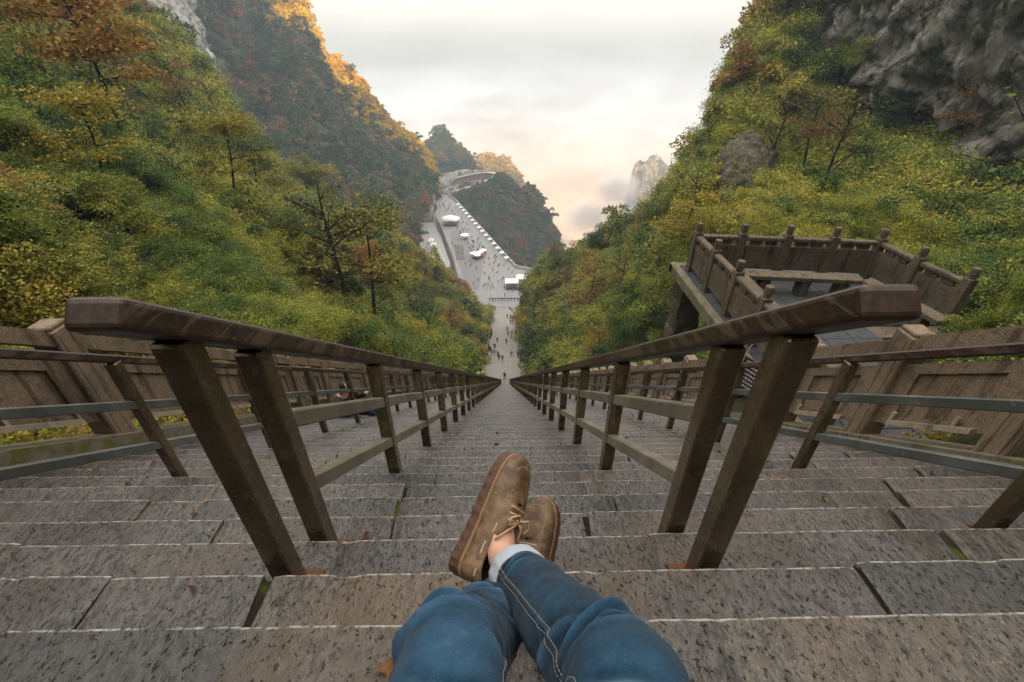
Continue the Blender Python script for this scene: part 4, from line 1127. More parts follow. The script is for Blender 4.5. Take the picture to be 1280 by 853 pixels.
def leg_loft(C, R, m=230, n=84, seed=0.0):
    """trouser leg through centres C with radii R; angle 0 faces the wearer's eyes. Returns grid (m, n, 3), fade (m, n), frames"""
    C = crom(np.array([tuple(c) for c in C]), m); R = crom(np.array(R, float), m)
    G = np.zeros((m, n, 3)); fade = np.zeros((m, n)); FR = []
    rr = random.Random(int(seed * 10))
    # creases: each starts at (t, angle), runs round the leg on a slant, pulls a ridge with a valley below it
    CR = []
    for k in range(9): CR.append((rr.uniform(.50, .62), rr.choice((1, -1)) * rr.uniform(1.0, 2.4), rr.uniform(-.05, .05), rr.uniform(.45, 1.0), rr.uniform(.004, .0085), rr.uniform(.010, .018)))
    for k in range(8): CR.append((rr.uniform(.60, .88), rr.uniform(-3, 3), rr.uniform(-.07, .07), rr.uniform(.5, 1.1), rr.uniform(.0025, .0055), rr.uniform(.009, .016)))
    for k in range(7): CR.append((rr.uniform(.88, .97), rr.uniform(-3, 3), rr.uniform(-.03, .03), rr.uniform(.5, 1.2), rr.uniform(.003, .006), rr.uniform(.007, .012)))
    for k in range(8): CR.append((rr.uniform(.06, .46), rr.uniform(-2.6, 2.6), rr.uniform(-.09, .09), rr.uniform(.4, .9), rr.uniform(.002, .0045), rr.uniform(.012, .02)))
    A_ = np.arange(n) * 2 * math.pi / n
    for i in range(m):
        d = Vector(C[min(i+1, m-1)] - C[max(i-1, 0)]).normalized(); c = Vector(C[i])
        e = (-c) - d * (-c).dot(d); e.normalize(); f = d.cross(e); FR.append((c, e, f))
        tt = i / (m - 1); dsp = np.zeros(n)
        for (t0, a0, sl, ln, am, wd) in CR:
            if abs(tt - t0) > .3: continue
            da = (A_ - a0 + math.pi) % (2 * math.pi) - math.pi
            x = (tt - t0 - sl * da - .012 * np.sin(da * 3 + a0)) / wd
            dsp += 1.45 * am * (np.exp(-x * x) - .8 * np.exp(-(x - 1.7) ** 2)) * np.exp(-(da / ln) ** 2)
        end = 1 - .85 * max(0, (tt - .93) / .07)
        for k in range(n):
            a = A_[k]; dirv = e * math.cos(a) + f * math.sin(a)
            q = c + dirv * R[i]
            w2 = mnoise.noise(Vector((q.x * 22 + seed, q.y * 14, q.z * 14))); w3 = mnoise.noise(Vector((q.x * 60 + seed, q.y * 44, q.z * 44)))
            disp = (dsp[k] + .0030 * w2 + .0011 * w3) * end
            G[i, k] = q + dirv * disp
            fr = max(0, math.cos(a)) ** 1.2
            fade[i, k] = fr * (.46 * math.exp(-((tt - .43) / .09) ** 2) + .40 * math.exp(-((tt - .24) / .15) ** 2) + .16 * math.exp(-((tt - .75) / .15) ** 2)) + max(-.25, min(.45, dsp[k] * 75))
    return G, fade, FR

def grid_vf(G, close_ends=False):
    m, n = G.shape[:2]; I = np.arange(m * n).reshape(m, n); J = np.roll(I, -1, axis=1)
    return G.reshape(-1, 3), np.stack([I[:-1], J[:-1], J[1:], I[1:]], -1).reshape(-1, 4)

def leg_centres(s):
    K, A, H = KNEE[s], ANK[s], HIP[s]
    up = (-K).normalized()
    return [H + Vector((0, -.06, 0)), H.lerp(K, .3) + up * .0, H.lerp(K, .62), H.lerp(K, .86) + up * .004, K, K.lerp(A, .13) - up * .012, K.lerp(A, .36) - up * .006, K.lerp(A, .66), A]
LEG_R = [.100, .091, .081, .071, .0655, .0645, .0630, .0580, .0510]
VJ, FJ, FD = [], [], []
GR = {}
for s in (1, -1):
    G, fd, fr = leg_loft(leg_centres(s), LEG_R, seed=3.1 if s > 0 else 8.4); GR[s] = (G, fr)
    V, Fq = grid_vf(G); base = sum(len(v) for v in VJ); VJ.append(V); FJ.append(Fq + base); FD.append(fd.ravel())
# seat of the trousers joins both legs
pel = MB(); pel.lathe([(.03, -.13), (.12, -.125), (.165, -.08), (.175, 0), (.165, .09), (.15, .14)], 36)
PV = np.array(pel.V) * np.array((1, .78, 1)) + np.array((0, -.25, -.495))
tri = [f for f in pel.F]
base = sum(len(v) for v in VJ)
allV = np.vstack(VJ + [PV]); allF = [tuple(f) for q in FJ for f in q.tolist()] + [tuple(i + base for i in f) for f in tri]
jme = new_mesh('jeans', allV, allF, (M_DENIM,), True); set_attr(jme, 'fade', np.concatenate(FD + [np.full(len(PV), .2)]))
jeans = hpart('jeans', jme)

def surf_path(s, ang, t0, t1, k, lift=.0015):
    G, fr = GR[s]; m, n = G.shape[:2]; out = []
    for i in range(k):
        tt = t0 + (t1 - t0) * i / (k - 1); a = (ang(tt) if callable(ang) else ang) / (2 * math.pi) * n
        r = tt * (m - 1); i0 = min(int(r), m - 2); f = r - i0; a0 = int(math.floor(a)); g = a - a0
        P = lambda ii: Vector(G[ii, a0 % n]) * (1 - g) + Vector(G[ii, (a0 + 1) % n]) * g
        q = P(i0) * (1 - f) + P(i0 + 1) * f; c = fr[i0][0]
        out.append(q + (q - c).normalized() * lift)
    return out
# raised felled seams and their two rows of stitches
SEAM_A = {1: -1.05, -1: 1.2}
for s in (1, -1):
    sm = MB()
    a0 = SEAM_A[s]
    ang = lambda tt, a0=a0: a0 + (.72 if a0 < 0 else 0) * float(np.clip((tt - .45) / .25, 0, 1))
    sm.tube(surf_path(s, ang, .02, .985, 110, -.0006), .0034, 6); jm2 = sm.build('seam', M_DENIM, jeans, smooth=True); set_attr(jm2.data, 'fade', np.full(len(jm2.data.vertices), .12))
    th = MB()
    for da in (-.075, .075):
        pts = surf_path(s, lambda tt, d=da: ang(tt) + d, .03, .98, 420, .0012)
        for i in range(0, 417, 3): th.tube(pts[i:i + 3], .0005, 4)
    o = th.build('stitching', M_THREAD, jeans); tag(o, kind='stuff')

def cuff(s):
    """turned-up hem: pale inside of the cloth folded outward"""
    G, fr = GR[s]; m, n = G.shape[:2]; A, d = ANK[s], SHIN[s]
    rows = []
    for k, (off, dr) in enumerate(((-.046, .0012), (-.0475, .0036), (-.044, .0056), (-.022, .0066), (-.004, .0062), (.0005, .0046), (.0008, .001), (-.004, -.003), (-.05, -.004))):
        row = []
        for j in range(n):
            i = m - 3; q = Vector(G[i, j]); c = fr[i][0]; r = (q - c)
            w = mnoise.noise(Vector((j * .35, k * .3, s * 5))) * .0022
            row.append(A + d * off + r.normalized() * (.0515 + dr + w) + d * mnoise.noise(Vector((j * .2, s, 2))) * .004)
        rows.append([tuple(v) for v in row])
    V, Fq = grid_vf(np.array(rows)); me = new_mesh('cuff', V, Fq, (M_CUFF,), True); return link('cuff', me, jeans)
for s in (1, -1): cuff(s)

# ---- boat shoes
def tab(xs, ys): return lambda v: float(np.interp(v, xs, ys))
SL = .298
W_ = tab([0, .012, .04, .1, .25, .4, .55, .68, .80, .89, .95, .985, 1.0], [.004, .017, .027, .033, .033, .0345, .0415, .047, .0465, .040, .029, .015, .004])
ARCH = tab([0, .1, .3, .42, .5, .6, .7, .8, .9, .96, 1.0], [.088, .086, .088, .096, .094, .084, .073, .063, .054, .046, .034])
OPEN = tab([0, .06, .15, .27, .36, .42, .455, .47], [62, 56, 47, 46, 56, 72, 86, 90])
def shoe(s, lab):
    t, u, l = FOOT[s]; org = ANKLE[s] - t * .068 - u * .094
    M = Matrix((t, l, u)).transposed().to_4x4(); M.translation = org - hoff
    root = bpy.data.objects.new('shoe', None); COL.objects.link(root)
    bend = lambda x: -.10 * (x / SL - .3) ** 2 * .1
    skew = lambda v: (-.006 * s) * math.sin(min(1, max(0, (v - .45) / .55)) * math.pi)     # the outline leans to the big toe
    # sole with a lugged side
    n = 120; outl = []
    for k in range(n):
        a = 2 * math.pi * k / n; v = .5 - .5 * math.cos(a); w = W_(v) + .0045
        outl.append((v * SL * 1.02 - .003, (w if math.sin(a) > 0 else -w) * (1 if abs(math.sin(a)) > .02 else .3) + skew(v)))
    sm = MB(); rows = []
    for zi, (z, o_) in enumerate(((-.008, -.004), (-.004, .0015), (.008, .0022), (.016, .0008), (.021, .0020), (.027, .0016), (.0285, -.001))):
        rows.append([((x - .15) * (1 + o_ * 6) + .15 + (0), y * (1 + o_ * 18) * (1 + (.03 if (k // 2) % 2 == 0 and z < .013 else 0)), z + (.006 * max(0, .3 - x / SL) / .3 * (-1) if z < .012 else 0) + .010 * max(0, x / SL - .75) ** 2 * 6) for k, (x, y) in enumerate(outl)])
    for r in rows: sm.V += r
    for i in range(len(rows) - 1):
        for k in range(n): j = (k + 1) % n; sm.F.append((i*n+k, i*n+j, (i+1)*n+j, (i+1)*n+k)); sm.M.append(0 if i < 4 else 1)
    sm.F.append(tuple(range(n))[::-1]); sm.M.append(0); sm.F.append(tuple((len(rows)-1)*n + k for k in range(n))); sm.M.append(1)
    me = sm.mesh('sole', (M_SOLE, M_WELT)); link('sole', me, root)
    # upper
    ns, K = 64, 13
    def pt(v, th, lift=0.0):
        w = W_(v) + .001; h = ARCH(v) - .026 + .010 * max(0, v - .75) ** 2 * 6; zb = .026 + .010 * max(0, v - .75) ** 2 * 6
        c, si = math.cos(math.radians(th)), math.sin(math.radians(th))
        y = math.copysign(abs(c) ** .62, c) * (w + lift) ; z = zb + (h + lift) * abs(si) ** .80
        wr = .0016 * mnoise.noise(Vector((v * 14, th * .03, s * 3))) + .0022 * math.exp(-((v - .62) / .05) ** 2) * math.sin(v * 160) * si
        return Vector((v * SL, y * (1 + wr * 6) + skew(v), z + wr))
    G = []
    for i in range(ns):
        v = (i / (ns - 1)); v = v ** 1.0; v = .002 + .996 * v; om = OPEN(v) if v < .47 else 90
        left = [pt(v, om * q / (K - 1)) for q in range(K)]; right = [pt(v, 180 - om * q / (K - 1)) for q in range(K)][::-1]
        G.append(left + right)
    um = MB()
    for r in G: um.V += [tuple(p) for p in r]
    cN = 2 * K
    for i in range(ns - 1):
        v = .002 + .996 * ((i + .5) / (ns - 1))
        for k in range(cN - 1):
            if k == K - 1 and v < .455: continue                         # the opening for the foot
            um.F.append((i*cN+k, (i+1)*cN+k, (i+1)*cN+k+1, i*cN+k+1)); um.M.append(0)
    # heel counter closes the back
    um.F.append(tuple(range(cN))); um.M.append(0)
    me = um.mesh('upper', (M_LEATHER,), True); up = link('upper', me, root)
    so = up.modifiers.new('thick', 'SOLIDIFY'); so.thickness = .0032; so.offset = -1
    # apron seam, collar binding, laces
    def ring(path, r, name, mat, par=up):
        return MB().tube(path, r, 6).build(name, mat, par, smooth=True)
    a_ = [pt(v, 57, .0008) for v in np.linspace(.49, .86, 16)]; b_ = [pt(.86 + .055 * math.sin(math.radians((th - 57) / 66 * 180)), th, .0008) for th in np.linspace(57, 123, 13)]; c_ = [pt(v, 123, .0008) for v in np.linspace(.86, .49, 16)]
    path = a_ + b_[1:-1] + c_
    ring(path, .0021, 'apron_seam', M_LEATHER)
    sx = MB(); P = path
    for i in range(len(P) - 1):
        for f in (0, .33, .66):
            q = P[i].lerp(P[i + 1], f); d = (P[i + 1] - P[i]).normalized(); sd = d.cross(Vector((0, 0, 1))).normalized()
            sx.tube([q - sd * .0026 + Vector((0, 0, .001)), q + Vector((0, 0, .0026)), q + sd * .0026 + Vector((0, 0, .001))], .0006, 4)
    tag(sx.build('stitching', M_THREAD, up), kind='stuff')
    lc = [pt(v, OPEN(v), .0) for v in np.linspace(.0, .455, 30)]; rc = [pt(v, 180 - OPEN(v), .0) for v in np.linspace(.0, .455, 30)]
    ring(lc[::-1] + rc, .0026, 'collar_binding', M_LEATHER)
    welt = [pt(.5 - .5 * math.cos(a), 3 if math.sin(a) > 0 else 177, .001) for a in np.linspace(.06, 2 * math.pi - .06, 90)]
    ring(welt, .0014, 'welt_stitch', M_WELT)
    for side in (0, 1):
        T_ = (lambda th: th) if side == 0 else (lambda th: 180 - th)
        for v0, v1 in ((.03, .10), (.17, .30), (.345, .44)):
            ring([pt(v, T_(33 + 3 * math.sin(v * 20)), .0016 if 0 < i < 5 else -.001) for i, v in enumerate(np.linspace(v0, v1, 6))], .0027, 'side_lace', M_LACE)
    for v in (.475, .525, .575):
        ring([pt(v + .012 * math.sin(math.radians(th)), th, .003 if 62 < th < 118 else -.0005) for th in np.linspace(52, 128, 11)], .0030, 'lace', M_LACE)
    kn = pt(.50, 90, .006)
    ring([kn + Vector((0, -.008, 0)), kn + Vector((.004, 0, .004)), kn + Vector((0, .008, 0))], .0042, 'knot', M_LACE)
    for sg in (-1, 1):
        ring([kn, kn + Vector((.012, .018 * sg, .010)), kn + Vector((.0, .038 * sg, .006)), kn + Vector((-.016, .030 * sg, .001)), kn + Vector((-.006, .010 * sg, .003)), kn], .0028, 'bow', M_LACE)
        ring([kn, kn + Vector((-.012, .014 * sg, .004)), kn + Vector((-.034, .028 * sg, -.004)), kn + Vector((-.055, .036 * sg, -.016))], .0028, 'lace_end', M_LACE)
    root.parent = hero; root.matrix_local = M
    root['label'] = lab
    return root
shoe(1, 'brown leather boat shoe of the upper foot'); shoe(-1, 'brown leather boat shoe of the lower foot')
# ------------------------------------------------------------------ the plaza below and what stands on it
PZ = -85.0
PLAZA = [(-9.6,150.5),(-17.9,168),(-24.5,202.7),(-34.1,241.6),(-40.5,264),(-41,280),(-46.1,294.1),(-43.5,306.8),(-37,304.8),(-30.5,290.4),(-13.2,241.2),(-2.2,209.2),(5.1,188.5),(13.1,185),(26,183.1),(28,150.5)]
def mat_paving():
    t = NT('pale_plaza_paving'); p = t.pos()
    b = t.n('ShaderNodeTexBrick'); t.put(b.inputs['Vector'], t.scaled(p, (.28, .28, .28))); b.inputs['Scale'].default_value = 1.0; b.inputs['Mortar Size'].default_value = .03
    b.inputs['Color1'].default_value = (.23, .22, .22, 1); b.inputs['Color2'].default_value = (.30, .285, .28, 1); b.inputs['Mortar'].default_value = (.16, .155, .155, 1)
    c = t.mix(t.math('MULTIPLY', t.step(t.noise(p, .12, 5, .6), .45, .7), .5), b.outputs[0], (.19, .185, .19))
    t.pbr(c, .6, 0, None, .4); return t.m
M_PAVE = mat_paving()
M_PAVE_DARK = plain('grey_pink_paving', (.18, .165, .165), .7, 0, .15, .4)
M_WALLSTONE = plain('pale_retaining_wall', (.40, .385, .36), .85, 0, .3, .5)
M_WHITE = plain('white_canvas', (.80, .79, .77), .6, 0, .06, 1)
M_DARKMETAL = plain('dark_metal', (.06, .06, .065), .5, .3, .3, 2)
M_REDCLOTH = plain('red_stall_cloth', (.40, .06, .05), .7, 0, .2, 1)
M_BRICKWALL = plain('reddish_retaining_wall', (.38, .25, .19), .9, 0, .35, .35)
M_ROAD = plain('pale_concrete_road', (.46, .45, .43), .85, 0, .15, .3)
n = len(PLAZA)
pm = MB(); pm.add([(x, y, PZ) for x, y in PLAZA], [tuple(range(n))[::-1]])
plaza = pm.build('plaza', M_PAVE)
bmx = bmesh.new(); bmx.from_mesh(plaza.data)
for f in bmx.faces:
    if f.normal.z < 0: f.normal_flip()
bmx.to_mesh(plaza.data); bmx.free()
tag(plaza, kind='structure')
dk = MB().add([(-15.5, 168, PZ + .01), (-19.5, 186, PZ + .01), (-26, 214, PZ + .01), (-29.5, 236, PZ + .01), (-24, 238, PZ + .01), (-13, 205, PZ + .01), (-9.6, 190, PZ + .01), (-10.5, 168, PZ + .01)], [tuple(range(8))]).build('plaza_inset_paving', M_PAVE_DARK)
tag(dk, kind='structure')
# retaining wall of the plaza, with a parapet on the valley side
ret = MB()
for (a, b) in zip(PLAZA, PLAZA[1:] + PLAZA[:1]):
    ret.add([(a[0], a[1], PZ - .02), (b[0], b[1], PZ - .02), (b[0], b[1], PZ - 26), (a[0], a[1], PZ - 26)], [(0, 1, 2, 3)])
rw = tag(empty('retaining_wall', (0, 200, PZ)), 'pale retaining wall holding up the distant plaza', 'wall')
o = ret.build('wall', M_WALLSTONE, rw); o.location = -Vector(rw.location)
para = tag(empty('parapet', (-13.2, 241.2, PZ)), 'long pale parapet along the valley side of the distant plaza', 'parapet')
edge = [Vector((x, y, PZ)) for x, y in PLAZA[8:15]]
for a, b in zip(edge[:-1], edge[1:]):
    o = MB().beam(a + Vector((0, 0, .55)), b + Vector((0, 0, .55)), .5, 1.1).build('wall', M_WALLSTONE, para); o.location = -Vector(para.location)
pp = MB().cbox((-.3, -.3, 0), (.3, .3, 1.6), .05).mesh('post', (M_WALLSTONE,))
L = 0
for a, b in zip(edge[:-1], edge[1:]):
    k = int((b - a).length / 4)
    for i in range(k): link('post', pp, para, a.lerp(b, i / k) - Vector(para.location))
# gate parapet at the head of the plaza, above the stairs' end
gp = tag(empty('railing', (2, 157.8, PZ)), 'dark railing with an opening where the distant stairs meet the plaza', 'railing')
for x0, x1 in ((-6.0, 9.8),):
    o = MB().beam((x0, 157.8, PZ + .95), (x1, 157.8, PZ + .95), .3, .28).build('rail', M_DARKMETAL, gp); o.location = -Vector(gp.location)
pq = MB().cbox((-.16, -.16, 0), (.16, .16, 1.25), .02).mesh('post', (M_DARKMETAL,))
for i in range(14): link('post', pq, gp, Vector((-6 + i * 1.215, 157.8, PZ)) - Vector(gp.location))

ORD = ['first', 'second', 'third', 'fourth', 'fifth', 'sixth', 'seventh', 'eighth', 'ninth', 'tenth', 'eleventh', 'twelfth', 'thirteenth', 'fourteenth', 'fifteenth', 'sixteenth', 'seventeenth', 'eighteenth', 'nineteenth', 'twentieth']
def umbrella(x, y, r, h, label, group, white=M_WHITE):
    root = tag(empty('parasol', (x, y, PZ)), label, 'parasol', group)
    MB().tube([(0, 0, 0), (0, 0, h)], .06, 6).build('pole', M_DARKMETAL, root)
    m = MB(); N = 8
    V = [(0, 0, h + .35)] + [(r * math.cos(a), r * math.sin(a), h - .25) for a in np.linspace(0, 2 * math.pi, N, endpoint=False)] + [(r * math.cos(a), r * math.sin(a), h - .45) for a in np.linspace(0, 2 * math.pi, N, endpoint=False)]
    m.add(V, [(0, 1 + i, 1 + (i + 1) % N) for i in range(N)] + [(1 + i, 1 + N + i, 1 + N + (i + 1) % N, 1 + (i + 1) % N) for i in range(N)])
    m.build('canopy', white, root)
umbrella(-20.3, 224.5, 2.3, 2.6, 'lone white parasol in the middle of the distant plaza', None)
umbrella(7.1, 174.5, 2.6, 2.6, 'white parasol beside the dark kiosk on the distant plaza', None)
for k, (x, y) in enumerate(((-14.6, 200.5), (-11.6, 201.6), (-12.6, 198.2), (-10.2, 204))):
    umbrella(x, y, 1.7, 2.6, ('leftmost', 'middle', 'nearest', 'farthest')[k] + ' white parasol of the stall cluster on the distant plaza', 'parasols of the plaza stalls')
for k in range(15):
    f = (k + .5) / 15; q = Vector((-28.9, 281, 0)).lerp(Vector((2.2, 193, 0)), f)
    umbrella(q.x - .4, q.y, 1.15, 2.2, f'{ORD[k]} small white parasol from the far end of the row along the plaza parapet', 'parasols along the plaza parapet')
# stalls under the parasol cluster
for (x, y, w, mt, lab) in ((-13.4, 199.0, 2.6, M_DARKMETAL, 'dark market stall under white parasols on the distant plaza'), (-11.0, 200.4, 2.4, M_REDCLOTH, 'red market stall under white parasols on the distant plaza')):
    st = tag(empty('market_stall', (x, y, PZ)), lab, 'stall')
    MB().cbox((-w/2, -.7, 0), (w/2, .7, .95), .04).build('counter', mt, st)
    for sx in (-1, 1): MB().box((sx * w/2 - .05 * sx - .04, -.6, .95), (sx * w/2 - .05 * sx + .04, -.52, 2.1)).build('post', M_DARKMETAL, st)
    MB().add([(-w/2, -.9, 2.0), (w/2, -.9, 2.0), (w/2, .9, 2.4), (-w/2, .9, 2.4), (-w/2, -.9, 2.06), (w/2, -.9, 2.06), (w/2, .9, 2.46), (-w/2, .9, 2.46)], [(3,2,1,0),(4,5,6,7),(0,1,5,4),(1,2,6,5),(2,3,7,6),(3,0,4,7)]).build('awning', mt, st)
# big white tensile canopy
cn = tag(empty('event_canopy', (-29.6, 247, PZ)), 'large oval white canopy on posts over the distant plaza', 'canopy')
m = MB(); N = 24; rings = [(0, 5.0), (.45, 4.7), (.8, 4.1), (1.0, 3.4), (1.0, 3.0)]
V = []
for r, z in rings:
    for i in range(N):
        a = 2 * math.pi * i / N; V.append((5.2 * r * math.cos(a), 3.6 * r * math.sin(a), z + (.25 * math.cos(4 * a) if r > .7 else 0)))
Fc = [(k*N+i, k*N+(i+1) % N, (k+1)*N+(i+1) % N, (k+1)*N+i) for k in range(len(rings) - 1) for i in range(N)]
m.add(V, Fc); m.build('canopy', M_WHITE, cn, smooth=True)
for sx in (-3.8, 3.8):
    for sy in (-2.2, 2.2): MB().tube([(sx, sy, 0), (sx, sy, 3.4)], .1, 6).build('post', M_DARKMETAL, cn)
for k, (x, y, w, lab) in enumerate(((-31.2, 244.2, 3.0, 'dark shuttle cart parked left under the big white canopy'), (-27.8, 244.4, 3.4, 'dark shuttle cart parked right under the big white canopy'))):
    ct = tag(empty('shuttle_cart', (x, y, PZ)), lab, 'cart')
    MB().cbox((-w/2, -.8, .35), (w/2, .8, 1.1), .08).build('body', M_DARKMETAL, ct)
    MB().cbox((-w/2 + .1, -.75, 1.95), (w/2 - .1, .75, 2.08), .04).build('roof', M_DARKMETAL, ct)
    for sx in (-1, 1):
        for sy in (-1, 1):
            MB().tube([(sx * (w/2 - .2), sy * .7, 1.1), (sx * (w/2 - .2), sy * .7, 1.96)], .04, 5).build('pillar', M_DARKMETAL, ct)
            MB().tube([(sx * (w/2 - .6), sy * .82, .35), (sx * (w/2 - .6), sy * .62, .35)], .34, 12).build('wheel', M_DARKMETAL, ct)
# kiosk
ki = tag(empty('kiosk', (2.9, 169.5, PZ)), 'dark glazed kiosk with pale flat roof at the near end of the plaza', 'kiosk')
MB().cbox((-2.2, -1.6, 0), (2.2, 1.6, 2.5), .05).build('wall', M_DARKMETAL, ki)
MB().cbox((-2.7, -2.2, 2.5), (2.7, 2.2, 2.85), .06).build('roof', M_WHITE, ki)
MB().cbox((-2.5, -2.6, 0), (2.5, -2.0, .9), .05).build('counter', M_DARKMETAL, ki)
for i in range(4): MB().box((-1.9 + i * 1.0, -1.64, 1.0), (-1.1 + i * 1.0, -1.603, 2.2)).build('window', M_WALLSTONE, ki)
# queue barriers
for i in range(6):
    y = 198 + i * 3.1; x = -21.5 + (y - 206) * -.13
    qb = tag(empty('queue_barrier', (x, y, PZ)), f'{ORD[i]} low queue barrier from the near end of the rows on the distant plaza', 'barrier', 'queue barriers on the plaza')
    MB().beam((-1.8, 0, 1.0), (1.8, 0, 1.0), .12, .14).build('rail', M_REDCLOTH if i % 2 else M_DARKMETAL, qb)
    MB().beam((-1.8, 0, .5), (1.8, 0, .5), .10, .10).build('rail', M_DARKMETAL, qb)
    for sx in (-1.8, -.6, .6, 1.8): MB().box((sx - .07, -.07, 0), (sx + .07, .07, 1.05)).build('post', M_DARKMETAL, qb)
# low shops at the left end of the plaza
M_ROOF = plain('brown_red_roof', (.24, .12, .09), .85, 0, .3, .6)
for k, (x, y, w, d, h, lab) in enumerate(((-46.5, 286, 6, 6, 4.2, 'far low shop house with brown red roof at the plaza end'), (-47.0, 277, 7, 6, 3.6, 'middle low shop house with brown red roof beside the plaza'), (-46.2, 268.5, 6, 5, 3.2, 'near low shop house with brown red roof beside the plaza'))):
    hs = tag(empty('shop_house', (x, y, PZ)), lab, 'house')
    MB().cbox((-w/2, -d/2, -4), (w/2, d/2, h), .05).build('wall', M_WALLSTONE, hs)
    MB().add([(-w/2-.6, -d/2-.6, h), (w/2+.6, -d/2-.6, h), (w/2+.6, d/2+.6, h), (-w/2-.6, d/2+.6, h), (-w/2-.6, 0, h+1.7), (w/2+.6, 0, h+1.7)], [(3,2,1,0),(0,1,5,4),(2,3,4,5),(1,2,5),(3,0,4)]).build('roof', M_ROOF, hs)
    MB().box((-.6, -d/2 - .04, 0), (.6, -d/2 - .003, 2.1)).build('door', M_DARKMETAL, hs)
    for sx in (-1.9, 1.9): MB().box((sx - .55, -d/2 - .04, 1.0), (sx + .55, -d/2 - .003, 2.2)).build('window', M_DARKMETAL, hs)
# lower terrace road left of the plaza
lr = MB().add([(-24, 178, PZ - 4), (-40, 178, PZ - 4), (-52, 262, PZ - 4), (-41.5, 262, PZ - 4), (-35, 241, PZ - 4), (-26, 203, PZ - 4)], [tuple(range(6))[::-1]]).build('lower_road', M_ROAD)
tag(lr, kind='structure')
for i, (x, y) in enumerate(((-38.5, 228), (-36.5, 222))):
    st = tag(empty('white_tent', (x, y, PZ - 4)), ('farther' if i == 0 else 'nearer') + ' small white tent on the lower road left of the plaza', 'tent')
    MB().add([(-1.6,-1.6,2.2),(1.6,-1.6,2.2),(1.6,1.6,2.2),(-1.6,1.6,2.2),(0,0,3.4)], [(0,1,4),(1,2,4),(2,3,4),(3,0,4)]).build('canopy', M_WHITE, st)
    for sx in (-1.5, 1.5):
        for sy in (-1.5, 1.5): MB().tube([(sx, sy, 0), (sx, sy, 2.2)], .05, 5).build('post', M_DARKMETAL, st)

# road ledge that swings round the hill beyond the plaza, with its reddish wall
ledge = crom(np.array([(-43.2,305.4,-83),(-34.8,309.4,-85),(-24.6,317.9,-84.6),(-16.7,325.4,-83.8),(-8.4,333.2,-82.5),(-3.3,341.2,-81.5),(-4.7,352,-82),(-12.3,364,-84),(-25.5,374,-88),(-39.1,380,-92)]), 70)
lm = MB(); wm = MB()
for i in range(69):
    a, b = Vector(ledge[i]), Vector(ledge[i + 1]); d = (b - a).normalized(); s = Vector((-d.y, d.x, 0)).normalized() * 4
    lm.add([a, b, b + s, a + s], [(0, 1, 2, 3)]); dn = Vector((0, 0, -5.5))
    wm.add([a + Vector((0, 0, 1)), b + Vector((0, 0, 1)), b + dn, a + dn], [(0, 1, 2, 3)])
tag(lm.build('mountain_road', M_ROAD), kind='structure')
w = tag(empty('road_wall', tuple(ledge[0])), 'reddish brown retaining wall curving below the mountain road', 'wall'); o = wm.build('wall', M_BRICKWALL, w); o.location = -Vector(ledge[0])
# looping road bridge
via = crom(np.array([(-92,412,-85.2),(-81.6,418.2,-85.6),(-75.6,423.8,-86.1),(-67.5,425,-87.2),(-62.7,418.7,-88.4),(-64.5,406.4,-89.6),(-69.9,396.7,-90.7),(-80,389,-91.4)]), 60)
br = tag(empty('road_bridge', tuple(via[0])), 'pale looping road bridge on tall piers below the pointed hill', 'bridge')
dm = MB(); rl = MB()
for i in range(59):
    a, b = Vector(via[i]), Vector(via[i + 1]); d = (b - a).normalized(); s = Vector((-d.y, d.x, 0)).normalized() * 1.9; u = Vector((0, 0, 1))
    dm.add([a - s, b - s, b + s, a + s, a - s - u, b - s - u, b + s - u, a + s - u], [(0,1,2,3),(7,6,5,4),(0,4,5,1),(2,6,7,3)])
    for g in (-1, 1): rl.add([a + s * g, b + s * g, b + s * g + u * .9, a + s * g + u * .9], [(0, 1, 2, 3)])
o = dm.build('deck', M_ROAD, br); o.location = -Vector(via[0]); o = rl.build('guard_wall', M_WHITE, br); o.location = -Vector(via[0])
for i in range(4, 60, 9):
    a = Vector(via[i]); o = MB().tube([a - Vector((0, 0, 1)), a - Vector((0, 0, 38))], .9, 8).build('pier', M_ROAD, br); o.location = -Vector(via[0])
# pale rock cut under the pointed hill
rc, _ = sheet('road_cutting', [[(-58,392,-118),(-45,388,-116),(-30,384,-112),(-18,382,-106)], [(-60,398,-106),(-46,394,-104),(-31,390,-100),(-18,388,-96)], [(-62,405,-96),(-48,402,-93),(-33,398,-90),(-19,395,-90)]], 50, 20, M_ROCK_PALE, 1.5, 8, 3.9)
# lattice mast
tw = tag(empty('lattice_mast', (17.3, 331.5, -91.5)), 'small lattice mast on top of the shaded hill', 'mast')
m = MB()
for sx in (-1, 1):
    for sy in (-1, 1): m.tube([(sx * .9, sy * .9, 0), (sx * .6, sy * .6, 6.5)], .09, 4)
for z in (1.5, 3.0, 4.5, 6.2):
    m.beam((-.85, -.85, z), (.85, .85, z), .08, .08).beam((.85, -.85, z), (-.85, .85, z), .08, .08)
m.build('frame', M_DARKMETAL, tw); MB().cbox((-1.2, -1.2, 6.5), (1.2, 1.2, 6.8), .04).build('platform', M_DARKMETAL, tw)
MB().cbox((-1.0, -1.0, 6.85), (1.0, 1.0, 8.3), .04).build('cabin', M_DARKMETAL, tw)

